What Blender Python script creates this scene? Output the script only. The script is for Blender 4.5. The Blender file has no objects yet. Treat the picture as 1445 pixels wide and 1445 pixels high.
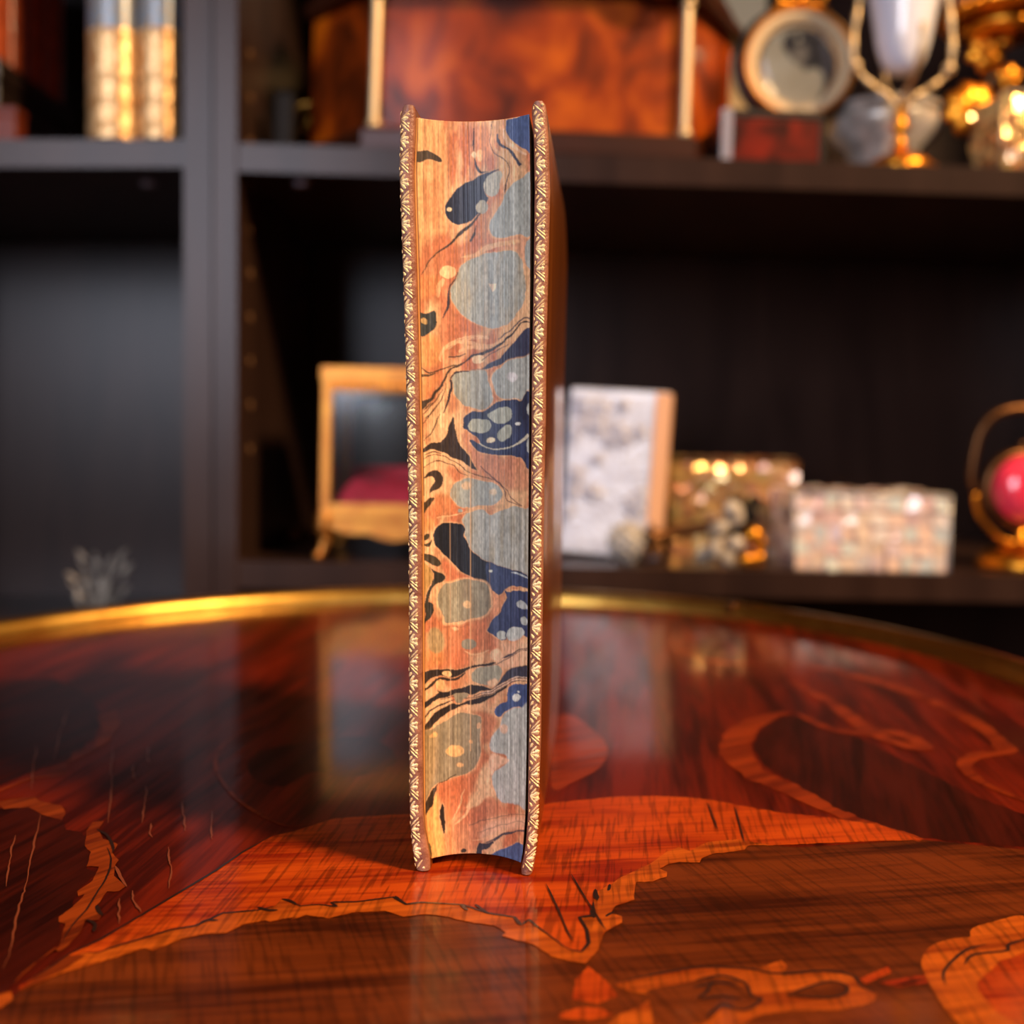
import bpy, math, random
import numpy as np
from mathutils import Vector, Matrix, noise as mnoise
from mathutils.geometry import tessellate_polygon
random.seed(7)
RNG = np.random.RandomState(11)
SC = bpy.context.scene
COL = SC.collection
PI = math.pi

# ------------------------------------------------------------------ camera frame
FPX = 1445.0            # focal length in pixels of the 1445 px frame
HOR = 620.0             # picture row of the horizon
CX = 722.5
TZ = 0.75               # table surface height
CH = 0.099              # camera height over the table
CZ = TZ + CH

def W(px, py, d):       # a picture point at distance d
    return Vector(((px - CX) * d / FPX, d, CZ + (HOR - py) * d / FPX))
def T(px, py, z=TZ):    # a picture point lying on the table top
    d = (CZ - z) * FPX / (py - HOR)
    return Vector(((px - CX) * d / FPX, d, z))
def WX(px, d): return (px - CX) * d / FPX
def WZ(py, d): return CZ + (HOR - py) * d / FPX

# ------------------------------------------------------------------ colour / material helpers
def s2l(c):
    c = c / 255.0
    return c / 12.92 if c <= 0.04045 else ((c + 0.055) / 1.055) ** 2.4
def rgb(r, g, b): return (s2l(r), s2l(g), s2l(b), 1.0)

def mat(name, base, rough=0.5, metal=0.0, coat=0.0, coat_rough=0.05, second=None, nscale=(20, 20, 20),
        detail=4, lo=0.35, hi=0.65, bump=0.0, bscale=200, spec=0.5, rot=(0, 0, 0), third=None, **kw):
    m = bpy.data.materials.new(name); m.use_nodes = True
    nt = m.node_tree; N = nt.nodes; L = nt.links
    b = N['Principled BSDF']
    b.inputs['Base Color'].default_value = base
    b.inputs['Roughness'].default_value = rough
    b.inputs['Metallic'].default_value = metal
    b.inputs['Coat Weight'].default_value = coat
    b.inputs['Coat Roughness'].default_value = coat_rough
    b.inputs['Specular IOR Level'].default_value = spec
    for k, v in kw.items(): b.inputs[k].default_value = v
    tc = N.new('ShaderNodeTexCoord')
    if second is not None:
        mp = N.new('ShaderNodeMapping'); mp.inputs['Scale'].default_value = nscale; mp.inputs['Rotation'].default_value = rot
        nz = N.new('ShaderNodeTexNoise'); nz.inputs['Scale'].default_value = 1.0; nz.inputs['Detail'].default_value = detail
        nz.inputs['Distortion'].default_value = 0.6
        cr = N.new('ShaderNodeValToRGB')
        e = cr.color_ramp.elements
        e[0].position = lo; e[0].color = base; e[1].position = hi; e[1].color = second
        if third is not None:
            x = e.new((lo + hi) / 2); x.color = third
        L.new(tc.outputs['Object'], mp.inputs['Vector']); L.new(mp.outputs['Vector'], nz.inputs['Vector'])
        L.new(nz.outputs['Fac'], cr.inputs['Fac']); L.new(cr.outputs['Color'], b.inputs['Base Color'])
    if bump:
        n2 = N.new('ShaderNodeTexNoise'); n2.inputs['Scale'].default_value = bscale; n2.inputs['Detail'].default_value = 3
        bp = N.new('ShaderNodeBump'); bp.inputs['Strength'].default_value = bump; bp.inputs['Distance'].default_value = 0.001
        L.new(tc.outputs['Object'], n2.inputs['Vector']); L.new(n2.outputs['Fac'], bp.inputs['Height'])
        L.new(bp.outputs['Normal'], b.inputs['Normal'])
    return m

def wood(name, dark, light, ang, fine=700, along=14, hatch=0.0, hang=0.0, lo=0.36, hi=0.64, coat=0.5, coat_rough=0.09):
    """veneer under lacquer: figure stretched along one direction, pores, optional cross hatch of fine scratches"""
    m = bpy.data.materials.new(name); m.use_nodes = True
    nt = m.node_tree; N = nt.nodes; L = nt.links
    b = N['Principled BSDF']
    tc = N.new('ShaderNodeTexCoord')
    def streak(scale, a, detail, dist=0.3):
        mp = N.new('ShaderNodeMapping'); mp.vector_type = 'TEXTURE'
        mp.inputs['Rotation'].default_value = (0, 0, a)
        mp.inputs['Scale'].default_value = (1 / scale[0], 1 / scale[1], 1 / scale[1])
        nz = N.new('ShaderNodeTexNoise'); nz.inputs['Scale'].default_value = 1.0
        nz.inputs['Detail'].default_value = detail; nz.inputs['Distortion'].default_value = dist
        L.new(tc.outputs['Object'], mp.inputs['Vector']); L.new(mp.outputs['Vector'], nz.inputs['Vector'])
        return nz
    n1 = streak((along, along * 9), ang, 6, 0.8)
    n2 = streak((along * 4, fine), ang, 3, 0.2)
    mx = N.new('ShaderNodeMath'); mx.operation = 'MULTIPLY_ADD'; mx.inputs[1].default_value = 0.45
    sub = N.new('ShaderNodeMath'); sub.operation = 'SUBTRACT'; sub.inputs[1].default_value = 0.22
    L.new(n2.outputs['Fac'], mx.inputs[0]); L.new(n1.outputs['Fac'], mx.inputs[2]); L.new(mx.outputs[0], sub.inputs[0])
    cr = N.new('ShaderNodeValToRGB'); e = cr.color_ramp.elements
    e[0].position = lo; e[0].color = dark; e[1].position = hi; e[1].color = light
    L.new(sub.outputs[0], cr.inputs['Fac'])
    out = cr.outputs['Color']
    if hatch:
        n3 = streak((60, 900), hang, 2, 0.1)
        c3 = N.new('ShaderNodeValToRGB'); e = c3.color_ramp.elements
        e[0].position = 0.38; e[0].color = (0, 0, 0, 1); e[1].position = 0.5; e[1].color = (1, 1, 1, 1)
        L.new(n3.outputs['Fac'], c3.inputs['Fac'])
        mm = N.new('ShaderNodeMix'); mm.data_type = 'RGBA'; mm.blend_type = 'MULTIPLY'; mm.inputs[0].default_value = hatch
        L.new(out, mm.inputs[6]); L.new(c3.outputs['Color'], mm.inputs[7]); out = mm.outputs[2]
    L.new(out, b.inputs['Base Color'])
    b.inputs['Roughness'].default_value = 0.42
    b.inputs['Specular IOR Level'].default_value = 0.1
    b.inputs['Coat Weight'].default_value = coat
    b.inputs['Coat Roughness'].default_value = coat_rough
    b.inputs['Coat IOR'].default_value = 1.5
    # the old lacquer follows the grain a little
    nb = streak((50, 260), ang, 2, 0.3)
    bp = N.new('ShaderNodeBump'); bp.inputs['Strength'].default_value = 0.10; bp.inputs['Distance'].default_value = 0.0004
    L.new(nb.outputs['Fac'], bp.inputs['Height']); L.new(bp.outputs['Normal'], b.inputs['Coat Normal'])
    return m

# ------------------------------------------------------------------ mesh builder
class MB:
    def __init__(s): s.v = []; s.f = []; s.m = []; s.M = Matrix.Identity(4)
    def add(s, vs, fs, mi=0):
        o = len(s.v)
        s.v += [tuple(s.M @ Vector(p)) for p in vs]
        s.f += [tuple(i + o for i in f) for f in fs]; s.m += [mi] * len(fs)
    def box(s, a, b, mi=0, bev=0.0):
        x0, y0, z0 = a; x1, y1, z1 = b
        if bev <= 0:
            vs = [(x0,y0,z0),(x1,y0,z0),(x1,y1,z0),(x0,y1,z0),(x0,y0,z1),(x1,y0,z1),(x1,y1,z1),(x0,y1,z1)]
            s.add(vs, [(0,3,2,1),(4,5,6,7),(0,1,5,4),(1,2,6,5),(2,3,7,6),(3,0,4,7)], mi); return
        c = bev
        s.prism([(x0+c,y0),(x1-c,y0),(x1,y0+c),(x1,y1-c),(x1-c,y1),(x0+c,y1),(x0,y1-c),(x0,y0+c)], z0, z1, mi, bev)
    def prism(s, poly, z0, z1, mi=0, bev=0.0, scale_top=1.0):
        n = len(poly); cx = sum(p[0] for p in poly)/n; cy = sum(p[1] for p in poly)/n
        def ring(z, k): return [(cx+(p[0]-cx)*k, cy+(p[1]-cy)*k, z) for p in poly]
        r = max(max(abs(p[0]-cx), abs(p[1]-cy)) for p in poly)
        if bev > 0:
            k = 1 - bev/max(r, 1e-6)
            rings = [ring(z0, k), ring(z0+bev, 1), ring(z1-bev, scale_top), ring(z1, scale_top*k)]
        else: rings = [ring(z0, 1), ring(z1, scale_top)]
        vs = [p for R_ in rings for p in R_]; fs = []
        for j in range(len(rings)-1):
            for i in range(n): fs.append((j*n+i, j*n+(i+1)%n, (j+1)*n+(i+1)%n, (j+1)*n+i))
        fs.append(tuple(range(n-1, -1, -1))); fs.append(tuple((len(rings)-1)*n+i for i in range(n)))
        s.add(vs, fs, mi)
    def lathe(s, prof, seg=32, mi=0, axis=Matrix.Identity(4), close=False):
        vs = []; fs = []; n = len(prof)
        for i in range(seg):
            a = 2*PI*i/seg
            for r, z in prof: vs.append(axis @ Vector((r*math.cos(a), r*math.sin(a), z)))
        for i in range(seg):
            j = (i+1) % seg
            for k in range(n-1): fs.append((i*n+k, j*n+k, j*n+k+1, i*n+k+1))
            if close: fs.append((i*n+n-1, j*n+n-1, j*n, i*n))
        s.add(vs, fs, mi)
    def tube(s, path, rad, seg=10, mi=0, flat=1.0, closed=False):
        pts = [Vector(p) for p in path]; n = len(pts); vs = []; fs = []
        rs = rad if isinstance(rad, (list, tuple)) else [rad]*n
        prev = None
        for i, p in enumerate(pts):
            if closed: t = pts[(i+1)%n]-pts[i-1]
            else: t = pts[min(i+1,n-1)]-pts[max(i-1,0)]
            t.normalize()
            if prev is None:
                up = Vector((0,0,1)) if abs(t.z) < 0.9 else Vector((0,1,0))
                u = t.cross(up).normalized()
            else: u = (prev - t*prev.dot(t)).normalized()
            prev = u; w = t.cross(u)
            for k in range(seg):
                a = 2*PI*k/seg
                vs.append(p + (u*math.cos(a) + w*math.sin(a)*flat)*rs[i])
        for i in range(n if closed else n-1):
            j = (i+1) % n
            for k in range(seg):
                fs.append((i*seg+k, i*seg+(k+1)%seg, j*seg+(k+1)%seg, j*seg+k))
        if not closed:
            fs.append(tuple(range(seg-1,-1,-1))); fs.append(tuple((n-1)*seg+k for k in range(seg)))
        s.add(vs, fs, mi)
    def ball(s, c, r, seg=16, rings=10, mi=0, sc=(1,1,1), rot=None):
        R_ = rot or Matrix.Identity(3)
        vs = []; fs = []
        for j in range(rings+1):
            th = PI*j/rings
            for i in range(seg):
                a = 2*PI*i/seg
                vs.append(Vector(c) + R_ @ Vector((r*sc[0]*math.sin(th)*math.cos(a), r*sc[1]*math.sin(th)*math.sin(a), r*sc[2]*math.cos(th))))
        for j in range(rings):
            for i in range(seg):
                fs.append((j*seg+i, (j+1)*seg+i, (j+1)*seg+(i+1)%seg, j*seg+(i+1)%seg))
        s.add(vs, fs, mi)
    def build(s, name, mats, parent=None, smooth=False, angle=None):
        me = bpy.data.meshes.new(name)
        off = Vector((0,0,0))
        me.from_pydata([tuple(v) for v in s.v], [], s.f)
        mats = mats if isinstance(mats, (list, tuple)) else [mats]
        for m in mats: me.materials.append(m)
        me.polygons.foreach_set('material_index', s.m)
        if smooth: me.polygons.foreach_set('use_smooth', [True]*len(me.polygons))
        me.update(); me.validate()
        if smooth and angle: me.set_sharp_from_angle(angle=math.radians(angle))
        o = bpy.data.objects.new(name, me); COL.objects.link(o)
        if parent: o.parent = parent
        return o

def tag(o, label, cat, group=None):
    o['label'] = label; o['category'] = cat
    if group: o['group'] = group
    return o
def thing(name, label, cat, loc=(0,0,0), rot=(0,0,0), group=None):
    o = bpy.data.objects.new(name, None); COL.objects.link(o)
    o.empty_display_size = 0.02
    o.location = loc; o.rotation_euler = rot
    return tag(o, label, cat, group)
def structure(o): o['kind'] = 'structure'; return o

def catmull(pts, n=4, closed=False):
    P = [np.array(p, float) for p in pts]; m = len(P); out = []
    rng = range(m) if closed else range(m-1)
    for i in rng:
        if closed: a,b,c,d = P[i-1],P[i],P[(i+1)%m],P[(i+2)%m]
        else: a,b,c,d = P[max(i-1,0)],P[i],P[i+1],P[min(i+2,m-1)]
        for k in range(n):
            t = k/n
            out.append(0.5*((2*b)+(-a+c)*t+(2*a-5*b+4*c-d)*t*t+(-a+3*b-3*c+d)*t**3))
    if not closed: out.append(P[-1])
    return out

# ------------------------------------------------------------------ materials
M = {}
M['case'] = mat('black brown bookcase laminate', rgb(42,27,22), rough=0.29, second=rgb(54,36,29), nscale=(30,30,4), bump=0.03, bscale=300, spec=0.21)
M['hole'] = mat('shelf pin hole rim', rgb(150,110,75), rough=0.5, metal=0.4)
M['wall'] = mat('dark painted wall', rgb(74,56,46), rough=0.9, bump=0.1, bscale=80)
M['ceiling'] = mat('ceiling plaster', rgb(120,105,92), rough=0.9, bump=0.05, bscale=90)
M['floor'] = mat('floor boards', rgb(70,42,24), rough=0.5, second=rgb(95,60,35), nscale=(4,60,4))
M['brass'] = mat('polished old brass', rgb(205,158,75), rough=0.33, metal=1.0, second=rgb(178,128,55), nscale=(40,40,40), bump=0.12, bscale=350)
M['gilt'] = mat('gilded metal', rgb(226,146,44), rough=0.32, metal=1.0, bump=0.2, bscale=500)
M['old_gilt'] = mat('worn old gilding', rgb(190,118,54), rough=0.38, metal=0.85, second=rgb(214,144,64), nscale=(80,80,80), bump=0.25, bscale=400)
M['gilt_pale'] = mat('pale gilded metal', rgb(214,184,140), rough=0.42, metal=0.7, bump=0.15, bscale=400)
M['bronze'] = mat('dark gilded bronze', rgb(112,74,44), rough=0.38, metal=0.9, bump=0.2, bscale=300)
M['silver'] = mat('tarnished silver', rgb(214,206,196), rough=0.3, metal=0.3, second=rgb(160,150,140), nscale=(60,60,60), bump=0.2, bscale=300)
M['silver_grey'] = mat('grey silvered petals', rgb(206,190,170), rough=0.5, metal=0.1, second=rgb(128,114,100), nscale=(150,150,150))
M['leather'] = mat('tan polished calf', rgb(118,62,20), rough=0.3, coat=0.6, coat_rough=0.12, second=rgb(96,46,12), nscale=(120,120,10), bump=0.15, bscale=900)
M['leather_edge'] = mat('rubbed leather edge', rgb(168,112,88), rough=0.45, second=rgb(132,80,62), nscale=(300,300,300), bump=0.3, bscale=1500)
M['tool_gold'] = mat('gold leaf tooling', rgb(255,226,172), rough=0.42, metal=0.25, second=rgb(250,210,150), nscale=(700,700,700), bump=0.2, bscale=2500)
M['paper'] = mat('page stack', rgb(222,196,150), rough=0.7, second=rgb(196,160,110), nscale=(3000,20,20))
M['brown_leather'] = mat('red brown book leather', rgb(170,78,44), rough=0.3, second=rgb(128,54,30), nscale=(60,60,60), coat=0.3)
M['dark_wood'] = mat('dark stained wood', rgb(34,22,17), rough=0.4, second=rgb(24,15,12), nscale=(8,60,60))
M['red_wood'] = mat('red brown wood', rgb(104,40,18), rough=0.5, second=rgb(82,30,14), nscale=(20,90,90), coat=0.05, spec=0.2)
M['tortoise'] = mat('red tortoiseshell panel', rgb(118,28,12), rough=0.35, coat=0.15, spec=0.2, second=rgb(54,16,10), nscale=(60,60,60))
M['pewter'] = mat('pale metal edging', rgb(150,146,160), rough=0.4, metal=0.3)
M['cream'] = mat('cream board', rgb(214,188,148), rough=0.8, second=rgb(200,172,132), nscale=(6,6,6))
M['burl'] = mat('orange burl walnut veneer', rgb(76,25,2), rough=0.45, coat=0.12, coat_rough=0.12, spec=0.15, second=rgb(186,86,5), third=rgb(138,50,2),
                nscale=(26,26,18), detail=6, lo=0.36, hi=0.68)
M['burl_dark'] = mat('dark walnut moulding', rgb(56,22,8), rough=0.45, coat=0.1, spec=0.2, second=rgb(48,20,8), nscale=(20,80,80))
M['opal'] = mat('white opaline glass', rgb(232,230,238), rough=0.12, coat=0.6, **{'Subsurface Weight': 0.25, 'Subsurface Radius': (0.01,0.01,0.012)})
M['pink_glass'] = mat('pink opaline glass', rgb(236,58,84), rough=0.1, coat=0.8)
M['rose_glass'] = mat('dusky rose glass', rgb(205,140,120), rough=0.2, coat=0.5)
M['velvet'] = mat('crimson velvet', rgb(244,48,74), rough=0.7, second=rgb(214,28,50), nscale=(70,70,70), **{'Sheen Weight': 0.6, 'Sheen Tint': rgb(255,120,130)})
M['ivory'] = mat('white carved shell', rgb(206,204,212), rough=0.28, coat=0.4, second=rgb(182,178,188), nscale=(60,60,60))
M['ivory_lit_edge'] = mat('ivory bevel with painted lamp warmth', rgb(226,164,108), rough=0.4)  # warm lamp light on the plaque's right bevel, put into the colour
M['print_light'] = mat('old print paper', rgb(248,216,174), rough=0.6, second=rgb(236,200,154), nscale=(40,40,40))
M['print_dark'] = mat('old print dark ink', rgb(92,74,62), rough=0.6, second=rgb(74,58,48), nscale=(120,120,120))
M['print_mid'] = mat('old print skin tone', rgb(176,146,116), rough=0.6)
M['black'] = mat('black enamel', rgb(20,15,13), rough=0.6, spec=0.15)
M['ring_black'] = mat('black ring metal', rgb(40,30,26), rough=0.35, metal=0.3)
pearl = []
for i, c in enumerate([(254,222,204),(248,226,228),(254,230,208),(236,242,236),(250,214,206),(255,244,236)]):
    pearl.append(mat('mother of pearl shade', rgb(*c), rough=0.12, metal=0.15, coat=0.9, second=rgb(c[0]-22,c[1]-26,c[2]-26), nscale=(150,150,150), bump=0.9, bscale=170))
gpearl = []
for i, c in enumerate([(252,196,120),(248,186,126),(255,214,132),(246,180,128),(252,204,150),(246,216,142)]):
    gpearl.append(mat('golden shell shade', rgb(*c), rough=0.12, metal=0.55, coat=0.8, second=rgb(c[0]-60,c[1]-56,c[2]-30), nscale=(150,150,150), bump=0.9, bscale=170))
g = bpy.data.materials.new('clear case glass'); g.use_nodes = True      # thin pane: see-through with a surface sheen
nt = g.node_tree; N_ = nt.nodes; N_.remove(N_['Principled BSDF'])
tr_ = N_.new('ShaderNodeBsdfTransparent'); tr_.inputs[0].default_value = (0.96,0.97,0.96,1)
gl_ = N_.new('ShaderNodeBsdfGlossy'); gl_.inputs['Roughness'].default_value = 0.12
fr_ = N_.new('ShaderNodeFresnel'); fr_.inputs[0].default_value = 1.5; mx_ = N_.new('ShaderNodeMixShader')
nt.links.new(fr_.outputs[0], mx_.inputs[0]); nt.links.new(tr_.outputs[0], mx_.inputs[1]); nt.links.new(gl_.outputs[0], mx_.inputs[2])
nt.links.new(mx_.outputs[0], N_['Material Output'].inputs['Surface'])
M['glass'] = g

# ------------------------------------------------------------------ the room
def room():
    x0, x1, y0, y1, h = -2.2, 2.2, -2.2, 1.0, 2.6
    mb = MB(); mb.box((x0,y0,-0.1),(x1,y1,0)); structure(mb.build('floor', M['floor']))
    mb = MB(); mb.box((x0,y0,h),(x1,y1,h+0.1)); structure(mb.build('ceiling', M['ceiling']))
    mb = MB(); mb.box((x0-0.1,y1,-0.1),(x1+0.1,y1+0.1,h+0.1)); structure(mb.build('wall_back', M['wall']))
    mb = MB(); mb.box((x0-0.1,y0,-0.1),(x0,y1,h+0.1)); structure(mb.build('wall_left', M['wall']))
    mb = MB(); mb.box((x1,y0,-0.1),(x1+0.1,y1,h+0.1)); structure(mb.build('wall_right', M['wall']))
    wx0, wx1, wz0, wz1 = -1.95, -0.45, 0.95, 2.4
    mb = MB()
    mb.box((x0-0.1,y0-0.1,-0.1),(wx0,y0,h+0.1)); mb.box((wx1,y0-0.1,-0.1),(x1+0.1,y0,h+0.1))
    mb.box((wx0,y0-0.1,-0.1),(wx1,y0,wz0)); mb.box((wx0,y0-0.1,wz1),(wx1,y0,h+0.1))
    structure(mb.build('wall_front', M['wall']))
    fr = mat('white window paint', rgb(225,222,215), rough=0.5)
    mb = MB()
    t = 0.05
    mb.box((wx0,y0-0.08,wz0),(wx0+t,y0-0.02,wz1)); mb.box((wx1-t,y0-0.08,wz0),(wx1,y0-0.02,wz1))
    mb.box((wx0,y0-0.08,wz0),(wx1,y0-0.02,wz0+t)); mb.box((wx0,y0-0.08,wz1-t),(wx1,y0-0.02,wz1))
    xm = (wx0+wx1)/2; mb.box((xm-0.03,y0-0.08,wz0),(xm+0.03,y0-0.02,wz1))
    structure(mb.build('window_1', fr))
    # daylight through the window opening
    li = bpy.data.lights.new('window_daylight', 'AREA'); li.shape = 'RECTANGLE'; li.size = wx1-wx0; li.size_y = wz1-wz0
    li.energy = WINDOW_W; li.color = (0.79, 0.84, 1.0)
    o = bpy.data.objects.new('window_daylight', li); COL.objects.link(o)
    o.location = (xm, y0-0.12, (wz0+wz1)/2); o.rotation_euler = (PI/2, 0, 0)
    o.rotation_euler = (Vector((0,-1,0))).to_track_quat('Z','Y').to_euler()
    # warm room lamp, to the right in front of the shelves
    li = bpy.data.lights.new('room_lamp', 'AREA'); li.shape = 'DISK'; li.size = 0.34
    li.energy = LAMP_W; li.color = (1.0, 0.66, 0.34)
    o = bpy.data.objects.new('room_lamp', li); COL.objects.link(o)
    o.location = LAMP_POS
    o.rotation_euler = (Vector(LAMP_POS)-Vector((0.12,0.55,0.85))).to_track_quat('Z','Y').to_euler()
    w = bpy.data.worlds.new('room_world'); SC.world = w; w.use_nodes = True
    w.node_tree.nodes['Background'].inputs[0].default_value = (1.0,0.86,0.7,1); w.node_tree.nodes['Background'].inputs[1].default_value = 0.03

WINDOW_W = 84.0
LAMP_W = 78.0
LAMP_POS = (1.34, -0.48, 2.25)
EXPOSURE = 0.0
room()

# ------------------------------------------------------------------ bookcases
F, BK = 0.71, 0.985
def left_z(): return WZ(195, F)
RZ_U = lambda x: WZ(201, F) - 0.0316*(x+0.19)     # upper right shelf surface
RZ_L = lambda x: WZ(792, F) - 0.0180*(x+0.19)     # lower right shelf surface
TILT_U = math.atan(0.0316); TILT_L = math.atan(0.0180)
LZ_U = WZ(195, F); LZ_L = 0.700

def slab(mb, x0, x1, y0, y1, zt0, zt1, th, mi=0):  # board whose top runs from zt0 to zt1
    vs = [(x0,y0,zt0-th),(x1,y0,zt1-th),(x1,y1,zt1-th),(x0,y1,zt0-th),(x0,y0,zt0),(x1,y0,zt1),(x1,y1,zt1),(x0,y1,zt0)]
    mb.add(vs, [(0,3,2,1),(4,5,6,7),(0,1,5,4),(1,2,6,5),(2,3,7,6),(3,0,4,7)], mi)

def bookcases():
    xm = WX(300, F); xr = WX(334, F); xl = WX(259, F)
    top = 2.02
    # left one
    t = thing('bookcase', 'black brown bookcase on the left holding the gilt-spined books', 'bookcase', (-0.41, F, 0))
    L0 = Vector((-0.41, F, 0))
    def P(name, fn, par=t, base=L0):
        mb = MB(); mb.M = Matrix.Translation(-base); fn(mb); return mb.build(name, [M['case'], M['hole']], par)
    lx = -0.62
    P('side_panel', lambda m: m.box((lx,F,0),(lx+0.018,BK,top)))
    P('side_panel', lambda m: m.box((xl,F,0),(xm-0.0006,BK,top)))
    P('back_panel', lambda m: m.box((lx+0.018,BK-0.004,0.05),(xl,BK,top)))
    for zz in (0.07, 0.40, LZ_L, LZ_U, 1.36, 1.68, top-0.001):
        sh = P('shelf', lambda m: slab(m, lx+0.018, xl, F+0.002, BK-0.004, zz, zz, 0.0196))
        if zz == LZ_U:
            mb = MB(); mb.M = Matrix.Translation(Vector((WX(210,0.755), 0.755, LZ_U-0.0196)) - L0)
            mb.lathe([(0.0,-0.003),(0.005,-0.003),(0.006,0.0),(0.0,0.0)], 16); mb.build('cam_lock', M['pewter'], sh)
    # right one
    R0 = Vector((0.19, F, 0))
    t = thing('bookcase', 'wide black brown bookcase on the right holding caskets and curios on two shelves', 'bookcase', R0)
    rx = 0.575
    def side(m):
        m.box((xm+0.0006,F,0),(xr,BK,top))
        for py in range(10):      # shelf pin holes every 32 mm
            z = WZ(447,0.743) - 0.032*(py-6)
            for yy in (0.747, 0.935):
                m.M = Matrix.Translation(Vector((xr+0.0002, yy, z)) - R0) @ Matrix.Rotation(PI/2, 4, 'Y')
                m.lathe([(0.0012,0.0),(0.0012,0.0004),(0.0030,0.0004),(0.0032,-0.0006)], 12, 1)
        m.M = Matrix.Translation(-R0)
    P('side_panel', side, t, R0)
    P('side_panel', lambda m: m.box((rx,F,0),(rx+0.018,BK,top)), t, R0)
    P('back_panel', lambda m: m.box((xr,BK-0.004,0.05),(rx,BK,top)), t, R0)
    def sh(zl, zr, th=0.0196): return P('shelf', lambda m: slab(m, xr, rx, F+0.002, BK-0.004, zl, zr, th), t, R0)
    for zz in (0.07, 0.40, 1.37, 1.69, top-0.001): sh(zz, zz)
    s = sh(RZ_U(xr), RZ_U(rx))
    mb = MB(); x = WX(425,0.737); mb.M = Matrix.Translation(Vector((x, 0.737, RZ_U(x)-0.0196)) - R0)
    mb.lathe([(0.0,-0.003),(0.005,-0.003),(0.006,0.0),(0.0,0.0)], 16); mb.build('cam_lock', M['pewter'], s)
    sh(RZ_L(xr), RZ_L(rx), 0.0192)
bookcases()

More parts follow.
